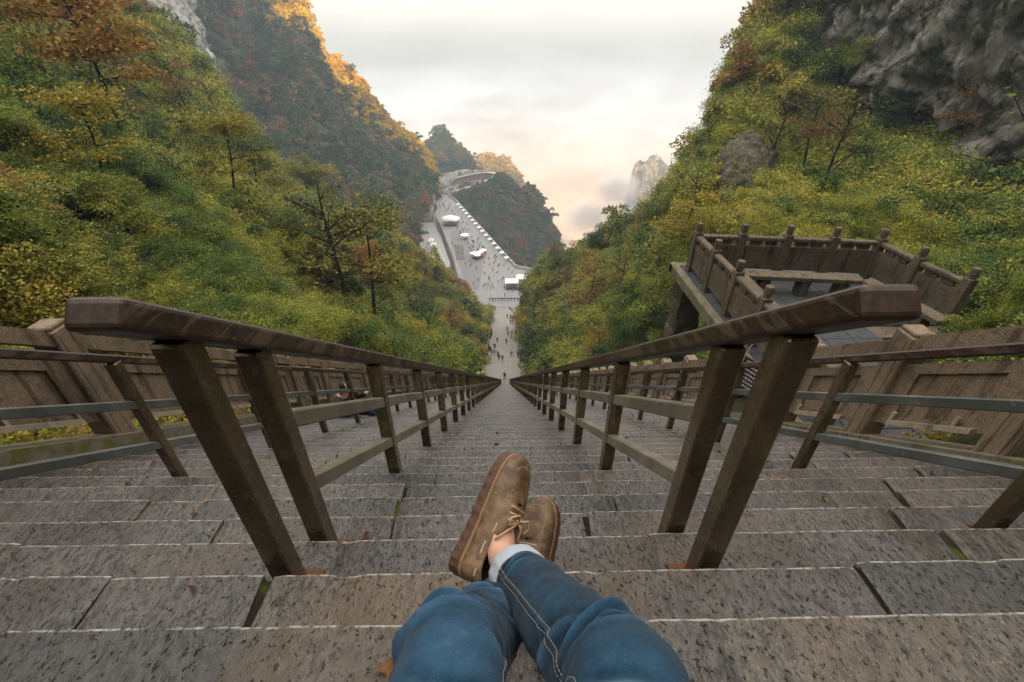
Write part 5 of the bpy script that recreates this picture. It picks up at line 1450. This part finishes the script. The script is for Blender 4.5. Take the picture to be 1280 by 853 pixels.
# ------------------------------------------------------------------ visitors
def figure(name, pose, top, legs, hair=(.02, .016, .013)):
    """small clothed figure, one continuous surface; colours by the limb they cover"""
    V3 = Vector
    if pose == 'stand' or pose == 'walk':
        st = .0 if pose == 'stand' else .22
        N = {'pel': (V3((0, 0, .92)), (.15, .11)), 'che': (V3((0, .02, 1.28)), (.19, .12)), 'nek': (V3((0, .02, 1.47)), .06), 'hea': (V3((0, .03, 1.58)), (.085, .10)), 'top': (V3((0, .03, 1.69)), .06)}
        E = [('pel', 'che'), ('che', 'nek'), ('nek', 'hea'), ('hea', 'top')]
        for s in (-1, 1):
            k = 'r' if s > 0 else 'l'
            N[k+'h'] = (V3((.09*s, 0, .86)), .10); N[k+'k'] = (V3((.10*s, .04 + st*s, .48)), .07); N[k+'a'] = (V3((.11*s, -.02 + st*1.3*s, .09)), .05); N[k+'t'] = (V3((.12*s, .12 + st*1.3*s, .04)), .04)
            N[k+'s'] = (V3((.21*s, .02, 1.38)), .07); N[k+'e'] = (V3((.27*s, -.02 - st*.7*s, 1.10)), .055); N[k+'w'] = (V3((.25*s, .10 - st*s, .88)), .04)
            E += [('pel', k+'h'), (k+'h', k+'k'), (k+'k', k+'a'), (k+'a', k+'t'), ('che', k+'s'), (k+'s', k+'e'), (k+'e', k+'w')]
    else:
        N = {'pel': (V3((0, 0, .12)), (.16, .13)), 'che': (V3((0, .10, .48)), (.19, .13)), 'nek': (V3((0, .14, .66)), .06), 'hea': (V3((0, .18, .77)), (.085, .10)), 'top': (V3((0, .18, .88)), .06)}
        E = [('pel', 'che'), ('che', 'nek'), ('nek', 'hea'), ('hea', 'top')]
        for s in (-1, 1):
            k = 'r' if s > 0 else 'l'
            N[k+'h'] = (V3((.10*s, .06, .12)), .10); N[k+'k'] = (V3((.14*s, .46, .16)), .075); N[k+'a'] = (V3((.13*s, .56, -.28)), .05); N[k+'t'] = (V3((.13*s, .70, -.33)), .04)
            N[k+'s'] = (V3((.21*s, .11, .58)), .07); N[k+'e'] = (V3((.25*s, .26, .36)), .055); N[k+'w'] = (V3((.10*s, .46, .42 if pose == 'photo' else .28)), .045)
            if pose == 'photo': N[k+'w'] = (V3((.09*s, .52, .60)), .045)
            E += [('pel', k+'h'), (k+'h', k+'k'), (k+'k', k+'a'), (k+'a', k+'t'), ('che', k+'s'), (k+'s', k+'e'), (k+'e', k+'w')]
    me = skin_mesh(name, N, E, 1); me.materials.clear()
    for m_ in (top, legs, M_SKIN, M_HAIR, M_DARKMETAL): me.materials.append(m_)
    segs = [(N[a][0], N[b][0], a, b) for a, b in E]
    for p in me.polygons:
        c = p.center; best = min(segs, key=lambda q: (c - (q[0] + (q[1] - q[0]) * max(0, min(1, (c - q[0]).dot(q[1] - q[0]) / max(1e-6, (q[1] - q[0]).length_squared)))) ).length)
        a, b = best[2], best[3]
        mi = 0
        if b in ('hea', 'top'): mi = 3 if (p.normal.y < .35 or p.normal.z > .5) else 2
        elif b == 'nek': mi = 0 if (c - N['che'][0]).length < .14 else 2
        elif b[1:] in ('h', 'k', 'a'): mi = 1
        elif b[1:] == 't': mi = 4
        elif b[1:] == 'w': mi = 2 if (c - N[b][0]).length < .06 else 0
        p.material_index = mi
    return me
def cloth(name, c): return plain(name, c, .9, 0, .15, 20)
CL = {'black': cloth('black_cloth', (.018, .018, .02)), 'navy': cloth('navy_cloth', (.025, .035, .07)), 'red': cloth('red_cloth', (.35, .04, .04)), 'grey': cloth('grey_cloth', (.13, .13, .14)),
      'white': cloth('white_cloth', (.6, .6, .58)), 'green': cloth('bright_green_cloth', (.18, .36, .06)), 'blue': cloth('pale_blue_cloth', (.12, .22, .32)), 'brown': cloth('brown_cloth', (.12, .08, .05))}
OUT = [('black', 'black'), ('navy', 'black'), ('red', 'navy'), ('grey', 'black'), ('white', 'navy'), ('blue', 'grey'), ('brown', 'black')]
FIG = {(ps, i): figure('visitor', ps, CL[a], CL[b]) for ps in ('stand', 'walk', 'sit') for i, (a, b) in enumerate(OUT)}
def visitor(pose, i, loc, rz, label, group=None):
    o = link('person', FIG[(pose, i)], None, loc); o.rotation_euler = (0, 0, rz); tag(o, label, 'person', group); return o
rv = random.Random(3)
LOW = [(-3.3,81.4),(-2.3,77.8),(-1.6,77.1),(-1.3,74.5),(-.6,73.2),(1.2,77),(2.6,75.6),(2.9,73.1),(3.0,76.9),(.2,89.1),(2.5,90.8),(3.1,89),(.7,98.5),(1.7,98.5),(2.8,100.5),(-1.9,91),(.5,105.1),(1.6,116.4),(2.3,116.3),(.7,126.9),(1.7,126.9),(2.2,141.1),(2.7,139.1),(1.7,145.2),(-2.4,84),(-2.9,79)]
for k, (x, y) in enumerate(LOW):
    i = rv.choice([0, 0, 0, 1, 3, 6, 5, 2]); a, b = OUT[i]; ps = rv.choice(['walk', 'stand'])
    n_ = int((y - (Y_END + 2.4)) / t2); z = zline(Y_END + 2.4 + (n_ + 1) * t2)
    visitor(ps, i, (x, y, z), rv.choice([0, math.pi]) + rv.uniform(-.5, .5), f'tiny visitor in a {a} top on the distant lower stairs', 'visitors on the lower stairs')
PL = [(-8,170.4),(-8.9,168.9),(-7,171.1),(-5.9,167.4),(-5.3,170.3),(-4.6,168.1),(-6.8,177.2),(-6.5,175.7),(-1.4,174.8),(-.7,176.3),(6.5,177.8),(7.3,179.3),(3.5,165.1),(5.7,161.6),(-.1,161.1),(12.8,178.5),(-33.9,274),(-33.1,280.4),(-30.6,269.3),(-29.1,273.9),(-37,280.4),(-26.9,264.8),(-28.7,259),(-24.2,254.7),(-20.4,245.2),(-20.2,235.1),(-19,236.3),(-13.6,221.1),(-15.5,217.8),(-13.4,215.6),(-26.2,216.9),(-24.7,213.7),(-28.5,211.7),(-14.9,193.3),(-17.8,192.4),(-16.4,194.2),(-10.9,212.5),(-9,204.4),(-7.3,197.7),(-4.3,195.8),(-2.5,190.4),(-6.8,190.5),(-.3,189.5),(1.8,186),(3.2,182.7),(-15.4,189.7),(-12.4,186.3),(-5.2,184.5),(-3.1,182),(-8.7,181.2),(-11.2,175),(-13,171.2),(-12.1,166.8)]
for k in range(75):
    f = rv.random(); q = Vector((-36, 283, 0)).lerp(Vector((-2, 192, 0)), f); PL.append((q.x + rv.uniform(-8, 1.5) * (1 - f * .3), q.y + rv.uniform(-6, 2)))
for k in range(14): PL.append((rv.uniform(-9, 16), rv.uniform(160, 181)))
for k, (x, y) in enumerate(PL):
    i = rv.choice([0, 0, 0, 0, 1, 3, 6, 5, 2, 4]); a, b = OUT[i]
    where = 'near end of the distant plaza' if y < 195 else 'far end of the distant plaza'
    visitor(rv.choice(['walk', 'stand', 'stand']), i, (x, y, PZ), rv.uniform(0, 6.28), f'tiny visitor in a {a} top on the {where}', 'visitors on the plaza')
# people resting at the foot of the upper flight
for k, (x, n_, i, lab) in enumerate(((-2.6, N_LAST - 1, 6, 'visitor in a brown top sitting left at the foot of the upper stairs'), (-1.7, N_LAST - 2, 3, 'visitor in a grey top sitting left at the foot of the upper stairs'),
                      (1.2, N_LAST, 0, 'visitor in black sitting leftmost of the right group at the foot of the stairs'), (1.8, N_LAST - 2, 1, 'visitor in navy sitting in the right group at the foot of the stairs'), (2.5, N_LAST - 1, 0, 'visitor in black sitting rightmost of the right group at the foot of the stairs'))):
    visitor('sit', i, (x, y_edge(n_) - .13, z_edge(n_) + .003), rv.uniform(-.3, .3), lab)
visitor('walk', 3, (-.2, Y_END + 1.2, zline(Y_END) - .03), math.pi, 'lone visitor in a grey top walking at the foot of the stairs between the rails')
gn = link('person', figure('visitor', 'walk', CL['green'], CL['black']), None, (-1.35, y_edge(80) - .12, z_edge(80))); tag(gn, 'person in a bright green top standing behind the left heavy handrail far down the stairs', 'person'); gn.rotation_euler = (0, 0, .4)
# the one sitting close by on the left taking a picture with a phone
cp = link('person', figure('visitor', 'photo', CL['black'], CL['navy']), None, (-2.86, y_edge(23) - .14, z_edge(23) + .003)); cp.rotation_euler = (0, 0, math.radians(-95)); tag(cp, 'person in dark clothes sitting by the left balustrade holding up a phone', 'person')
ph = MB().cbox((-.075, -.005, -.037), (.075, .005, .037), .004).build('phone', plain('blue_phone_case', (.04, .10, .16), .35, 0, .1)); ph.location = cp.location + Matrix.Rotation(math.radians(-95), 3, 'Z') @ Vector((0, .57, .62)); ph.rotation_euler = (0, 0, math.radians(-95)); tag(ph, 'blue phone held up by the person beside the left balustrade', 'phone')
bg = MB().cbox((-.17, -.12, 0), (.17, .12, .36), .05).cbox((-.12, -.16, .05), (.12, -.11, .22), .02).build('backpack', CL['black']); bg.location = (-2.55, y_edge(25) - .13, z_edge(25) + .003); tag(bg, 'black backpack on the steps beside the person with the phone', 'backpack')

# ------------------------------------------------------------------ fallen leaves on the steps
M_DRYLEAF = mat_leaf('dry_fallen_leaf', [(0, (.20, .125, .045)), (.5, (.17, .08, .032)), (1, (.10, .045, .022))], 3, trans=.1)
def dry_leaf(i):
    r = random.Random(i); V = [(0, 0, .004)]; K = 14
    for k in range(K):
        a = 2 * math.pi * k / K; rr = .5 * (1 - .25 * abs(math.sin(1.5 * a)) + .12 * math.cos(5 * a)) * (.75 + .25 * r.random()); V.append((rr * math.cos(a), rr * .75 * math.sin(a), (.22 * math.sin(2 * a + r.random()) + .12 * math.sin(5 * a)) + .24))
    V.append((-.9, .02, .02)); V.append((-.9, -.02, .02)); V.append((-.4, 0, .06))
    return new_mesh('fallen_leaf', V, [(0, 1 + k, 1 + (k + 1) % K) for k in range(K)] + [(K + 1, K + 2, K + 3)], (M_DRYLEAF,), True)
LF = [dry_leaf(i) for i in range(5)]
spots = [(-.275, 0, .10, .055, 'curled yellow brown leaf on the nearest step beside the left knee'), (-.60, 3, .12, .05, 'dry brown leaf on a step just right of the second left rail post'), (1.62, 4, .06, .04, 'small dry leaf on the steps right of the second right rail post'),
         (2.02, 3, .10, .035, 'small orange leaf on the far right step near the outer post'), (-.95, 1, .05, .03, 'tiny pale leaf on the left step outside the heavy rail'), (1.25, 5, .1, .035, 'dry leaf on the right steps between the rails'),
         (-1.55, 4, .08, .035, 'dry leaf on the left steps between the rails'), (.32, 8, .1, .035, 'small leaf in the middle walkway beyond the shoes')]
for i, (x, n_, dy, s, lab) in enumerate(spots):
    o = link('fallen_leaf', LF[i % 5], None, (x, y_edge(n_) - dy, z_edge(n_) + .003)); o.scale = (s, s, s); o.rotation_euler = (0, 0, i * 1.3); tag(o, lab, 'leaf')
for i in range(60):
    n_ = rv.randint(6, 34); x = rv.choice([rv.uniform(-3.2, -2.3), rv.uniform(2.1, 3.0), rv.uniform(-2, 2)])
    o = link('fallen_leaf', LF[i % 5], None, (x, y_edge(n_) - rv.uniform(.03, .2), z_edge(n_) + .004)); s = rv.uniform(.025, .045); o.scale = (s, s, s); o.rotation_euler = (0, 0, rv.uniform(0, 6)); tag(o, 'small dry leaf lying on the steps farther down', 'leaf', 'fallen leaves on the farther steps')
TREES_NAMED = [
 ('yellow', G_left, (-16.2, 15.4, -8.0), 4.6, 'slender dark-trunked tree with thin yellow leaves above the left handrail end'),
 ('dark', G_left, (-10.5, 27.6, -14.5), 6.5, 'tall narrow dark tree standing high over the left slope shrubs'),
 ('green', G_left, (-12.1, 28.0, -12.2), 4.0, 'rounded bright green tree on the left slope beside the tall dark tree'),
 ('orange', G_left, (-18, 62, -31), 6.5, 'orange tree on the left spur just before the plaza'),
 ('orange', G_left, (-14.9, 44.7, -22.4), 5.0, 'reddish orange tree low on the left slope near the stairs'),
 ('dark', G_left, (-10.8, 101.2, -46.6), 8.0, 'dark pine at the tip of the left spur against the plaza'),
 ('rust', G_left, (-52.8, 77.4, -11.2), 6.0, 'rust red tree high on the left spur'),
 ('rust', G_right, (6.2, 44.9, -28), 10.5, 'tall sparse tree right of the stairs reaching up over the plaza'),
 ('bare', G_right, (12.5, 31.2, -11.4), 5.0, 'bare branching tree above the far end of the terrace'),
 ('rust', G_right, (14.5, 36, -13), 5.5, 'thin brown tree behind the bare one above the terrace'),
 ('yellow', G_right, (7.7, 21.9, -13.9), 4.5, 'yellow green tree in front of the terrace beside the right handrail'),
 ('green', G_right, (5.6, 23.2, -15.6), 4.0, 'bushy green tree close to the right handrail'),
 ('yellow', G_right, (11, 60, -35), 7.0, 'yellow green tree halfway down the right slope'),
 ('rust', G_right, (30.0, 73.1, -11.8), 5.5, 'brown tree on the right ridge against the sky'),
 ('bare', G_right, (32.0, 72.8, -8.6), 6.0, 'bare tree on the right ridge against the sky'),
 ('bare', G_right, (27.1, 72.3, -16.8), 5.5, 'lowest bare tree on the right ridge against the sky'),
 ('dark', G_right, (36.2, 74.6, -2.2), 5.0, 'dark pine leaning out from the steep right ridge'),
]
# ------------------------------------------------------------------ single trees
def tree_parts(seed, H, spread, nb, leaves, ll, lw, mat, style='broad', bare=.25, lean=.08):
    r = random.Random(seed); g = np.random.default_rng(seed)
    tm = MB(); tips = []
    lx, ly = r.uniform(-lean, lean) * H, r.uniform(-lean, lean) * H
    trunk = [Vector((lx * t * t + .03 * H * math.sin(t * 5 + seed), ly * t * t + .02 * H * math.sin(t * 4 + seed * 2), H * t * .93)) for t in np.linspace(0, 1, 9)]
    r0 = .016 * H
    tm.tube([trunk[0] - Vector((0, 0, .6))] + trunk, [r0 * 1.25] + [r0 * (1 - .85 * t) + .004 for t in np.linspace(0, 1, 9)], 7)
    for b in range(nb):
        t = r.uniform(bare, .97) if style != 'conifer' else bare + (1 - bare) * (b + .5) / nb
        i = min(7, int(t * 8)); p = trunk[i].lerp(trunk[i + 1], t * 8 - i)
        az = b * 2.4 + r.uniform(-.5, .5)
        if style == 'conifer': L = spread * (1.05 - t) * 1.1 + .05 * H; rise = -.05
        elif style == 'flat': L = spread * r.uniform(.55, 1.0) * (1.1 - .4 * t); rise = r.uniform(.05, .35)
        else: L = spread * r.uniform(.5, 1.0) * (1.15 - .6 * t); rise = r.uniform(.3, .8)
        d = Vector((math.cos(az), math.sin(az), rise)).normalized()
        pts = [p]
        for k in range(1, 5):
            pts.append(pts[-1] + (d + Vector((r.uniform(-.25, .25), r.uniform(-.25, .25), r.uniform(-.1, .2)))).normalized() * L / 4)
        tm.tube(pts, [r0 * .42 * (1 - .8 * k / 4) * (1 - .5 * t) + .004 for k in range(5)], 5)
        for k in range(2, 5): tips.append((pts[k], d))
        for sb in range(3):
            q = pts[r.randint(1, 3)]; d2 = (d + Vector((r.uniform(-1, 1), r.uniform(-1, 1), r.uniform(-.2, .6)))).normalized(); e = q + d2 * L * r.uniform(.25, .5); m_ = q.lerp(e, .5) + Vector((0, 0, .02 * L))
            tm.tube([q, m_, e], [r0 * .16 + .003, r0 * .1 + .002, .003], 4); tips += [(m_, d2), (e, d2)]
    T_ = np.array([tuple(a) for a, _ in tips]); Dd = np.array([tuple(b) for _, b in tips])
    k = g.integers(0, len(T_), leaves); sc = spread * (.20 if style == 'broad' else .13)
    P = T_[k] + g.normal(size=(leaves, 3)) * np.array((sc, sc, sc * (.35 if style == 'flat' else .6)))
    D = Dd[k] + g.normal(size=(leaves, 3)) * .8 + np.array((0, 0, -.25))
    lm = leaf_mesh(P, D, ll * g.uniform(.6, 1.3, leaves), lw * g.uniform(.7, 1.3, leaves), 'crown', mat, seed=seed)
    return tm.mesh('trunk', (M_BARK,), True), lm
KINDS = {
 'green': [tree_parts(101 + i, 6.0, 2.6, 16, 6000, .13, .048, M_TREE_GREEN, 'flat', .48) for i in range(2)],
 'yellow': [tree_parts(111 + i, 5.6, 2.3, 15, 3200, .135, .05, M_TREE_YELLOW, 'flat', .48) for i in range(2)],
 'orange': [tree_parts(121 + i, 5.4, 2.3, 15, 3000, .135, .05, M_TREE_ORANGE, 'flat', .48) for i in range(2)],
 'rust': [tree_parts(131 + i, 6.2, 2.4, 15, 1700, .13, .046, M_TREE_RUST, 'flat', .48) for i in range(2)],
 'bare': [tree_parts(141 + i, 6.5, 2.3, 18, 420, .12, .04, M_TREE_RUST, 'broad', .3) for i in range(2)],
 'dark': [tree_parts(151 + i, 7.0, 1.7, 26, 5200, .15, .03, M_TREE_DARK, 'conifer', .18) for i in range(2)],
 'golden': [tree_parts(161, 9.0, 1.25, 30, 5000, .2, .04, M_TREE_YELLOW, 'conifer', .12)],
}
WORD = {'green': 'leafy green', 'yellow': 'yellow green', 'orange': 'orange autumn', 'rust': 'sparse rusty brown', 'bare': 'nearly bare', 'dark': 'dark evergreen', 'golden': 'slender golden'}
n_trees = 0
def tree(kind, loc, H, rz, label, group=None, v=0):
    global n_trees
    tr, lv = KINDS[kind][v % len(KINDS[kind])]
    base = {'green': 6.0, 'yellow': 5.6, 'orange': 5.4, 'rust': 6.2, 'bare': 6.5, 'dark': 7.0, 'golden': 9.0}[kind]
    root = empty('tree', loc, rz); root.scale = (H / base,) * 3
    link('trunk', tr, root); link('crown', lv, root)
    tag(root, label, 'tree', group); n_trees += 1
    return root
def ground_at(G, target):
    """nearest vertex of a hillside to a target point"""
    d = ((G.reshape(-1, 3) - np.array(target)) ** 2).sum(1); return Vector(G.reshape(-1, 3)[int(d.argmin())])
# trees that stand out by themselves
for kind, G, tgt, H, lab in TREES_NAMED:
    q = ground_at(G, tgt); tree(kind, q, H, random.uniform(0, 6), lab, None, int(H))
# the others, scattered over the slopes
def slope_trees(G, n, kinds, w, Hs, group, where, seed, keep):
    rg = np.random.default_rng(seed); P, N, _ = surface_points(G, n * 40, rg)
    k = in_view(P, .12, .10) & keep(P, N); P = P[k]
    out = []
    for p in P:
        if all(((p - q) ** 2).sum() > (1.6 + .022 * np.linalg.norm(p)) ** 2 for q in out): out.append(p)
        if len(out) >= n: break
    out.sort(key=lambda p: p[0] / (p[1] * math.cos(_p) - p[2] * math.sin(_p)))
    seen = {}
    for p in out:
        kd = rg.choice(kinds, p=np.array(w) / sum(w)); ht = 'upper' if p[2] > -18 else ('middle' if p[2] > -38 else 'lower')
        k_ = seen[(kd, ht)] = seen.get((kd, ht), 0) + 1
        tree(kd, Vector(p), rg.uniform(*Hs), rg.uniform(0, 6.28), f'{ORD[k_ - 1]} {WORD[kd]} tree counted from the left on the {ht} {where}', group, int(rg.integers(0, 2)))
far_enough = lambda P, N: off_stairs(P, N) & (np.linalg.norm(P, axis=1) > 20) & (np.abs(P[:, 0]) > 6)
slope_trees(G_left, 95, ['green', 'yellow', 'orange', 'rust', 'bare', 'dark'], [3, 5.5, 1.6, 4.5, 2.4, .3], (5.0, 9.5), 'trees on the left slope', 'left slope', 21, far_enough)
slope_trees(G_right, 75, ['green', 'yellow', 'orange', 'rust', 'bare', 'dark'], [3.5, 4.5, .3, 3.2, 2.6, .4], (4.4, 8.2), 'trees on the right slope', 'right slope', 22, far_enough)

for i, (x, y, h) in enumerate(((-29.8, 190.8, 11), (-27.4, 185.2, 9.5), (-31.5, 198, 10.5), (-33.2, 206, 9))):
    tree('golden', Vector((x, y, PZ - 4)), h, i, ('nearest', 'second nearest', 'third nearest', 'farthest')[(1, 0, 2, 3)[i]] + ' slender golden conifer in the row left of the distant plaza', 'golden conifers beside the plaza')
# thin twig hanging in from the right
tw_ = tag(empty('hanging_branch', (7.6, 6.4, -1.3)), 'thin bare twigs with a few yellow leaves hanging in at the right edge', 'branch')
m = MB(); lp = []
for k, (a, b, c) in enumerate((((0, 0, 0), (-.7, .1, -.12), (-1.5, .2, .05)), ((0, 0, -.02), (-.6, -.15, -.3), (-1.3, -.1, -.38)), ((.1, .1, .1), (-.5, .2, .35), (-.9, .3, .75)), ((-.6, -.1, -.3), (-.9, .0, -.55), (-1.25, .1, -.6)))):
    P = crom(np.array((a, b, c)), 9); m.tube([tuple(q) for q in P], list(np.linspace(.014, .004, 9)), 5); lp += [P[-1], P[6], P[4]]
m.tube([(0, 0, 0), (.6, -.1, .05), (1.4, -.3, .1), (2.4, -.5, -.6)], [.014, .018, .024, .03], 6)
m.build('twigs', M_BARK, tw_)
lp = np.array(lp); rg9 = np.random.default_rng(4); lp = np.repeat(lp, 2, 0) + rg9.normal(size=(len(lp) * 2, 3)) * .05
o = link('leaves', leaf_mesh(lp, rg9.normal(size=lp.shape), np.full(len(lp), .11), np.full(len(lp), .035), 'leaves', M_TREE_YELLOW, seed=3), tw_); tag(o, kind='stuff')
print('trees', n_trees)

# ------------------------------------------------------------------ the air
hz = MB().box((-760, -620, -332), (760, 660, 205)).build('haze', None)
hz.data.materials.clear()
t = NT('pale_haze')
v = t.n('ShaderNodeVolumePrincipled'); v.inputs['Color'].default_value = (.68, .84, 1.0, 1); v.inputs['Density'].default_value = .00075; v.inputs['Anisotropy'].default_value = .25
t.t.links.new(v.outputs[0], t.out.inputs['Volume'])
hz.data.materials.append(t.m)
tag(hz, kind='stuff'); hz['label'] = 'pale blue grey haze filling the valley'
CLOUDS = [((165, 830, -275), (95, 60, 52), 'soft cloud bank left of the far pinnacle foot'), ((212, 870, -236), (70, 50, 48), 'soft cloud puff at the left shoulder of the far pinnacle'),
          ((265, 828, -272), (90, 45, 40), 'thin cloud in front of the far pinnacle foot'), ((330, 832, -262), (95, 45, 46), 'thin cloud right of the far pinnacle foot'), ((95, 830, -322), (75, 50, 34), 'lowest cloud bank beyond the shaded hill')]
# low cloud drifting round the far pinnacle, beyond the haze
def mat_cloud():
    t = NT('drifting_cloud'); o = t.obj()
    ln = t.n('ShaderNodeVectorMath', operation='LENGTH'); t.put(ln.inputs[0], o)
    fall = t.math('SUBTRACT', 1.0, ln.outputs['Value'], clamp=True)
    n = t.noise(t.pos(), .022, 5, .6, .6)
    den = t.math('MULTIPLY', t.math('MULTIPLY_ADD', t.math('ADD', t.math('MULTIPLY', fall, 1.1), n), 1.0, -.78, clamp=True), .085)
    v = t.n('ShaderNodeVolumePrincipled'); v.inputs['Color'].default_value = (.95, .93, .92, 1); v.inputs['Anisotropy'].default_value = .2
    t.put(v.inputs['Density'], den); t.t.links.new(v.outputs[0], t.out.inputs['Volume']); return t.m
M_CLOUD = mat_cloud()
cm = bmesh.new(); bmesh.ops.create_icosphere(cm, subdivisions=3, radius=1.0); ball = bpy.data.meshes.new('cloud'); cm.to_mesh(ball); cm.free(); ball.materials.append(M_CLOUD)
for i, (c, s, lab) in enumerate(CLOUDS):
    o = link('cloud', ball, None, c); o.scale = s; tag(o, lab, 'cloud', 'low clouds round the far pinnacle')
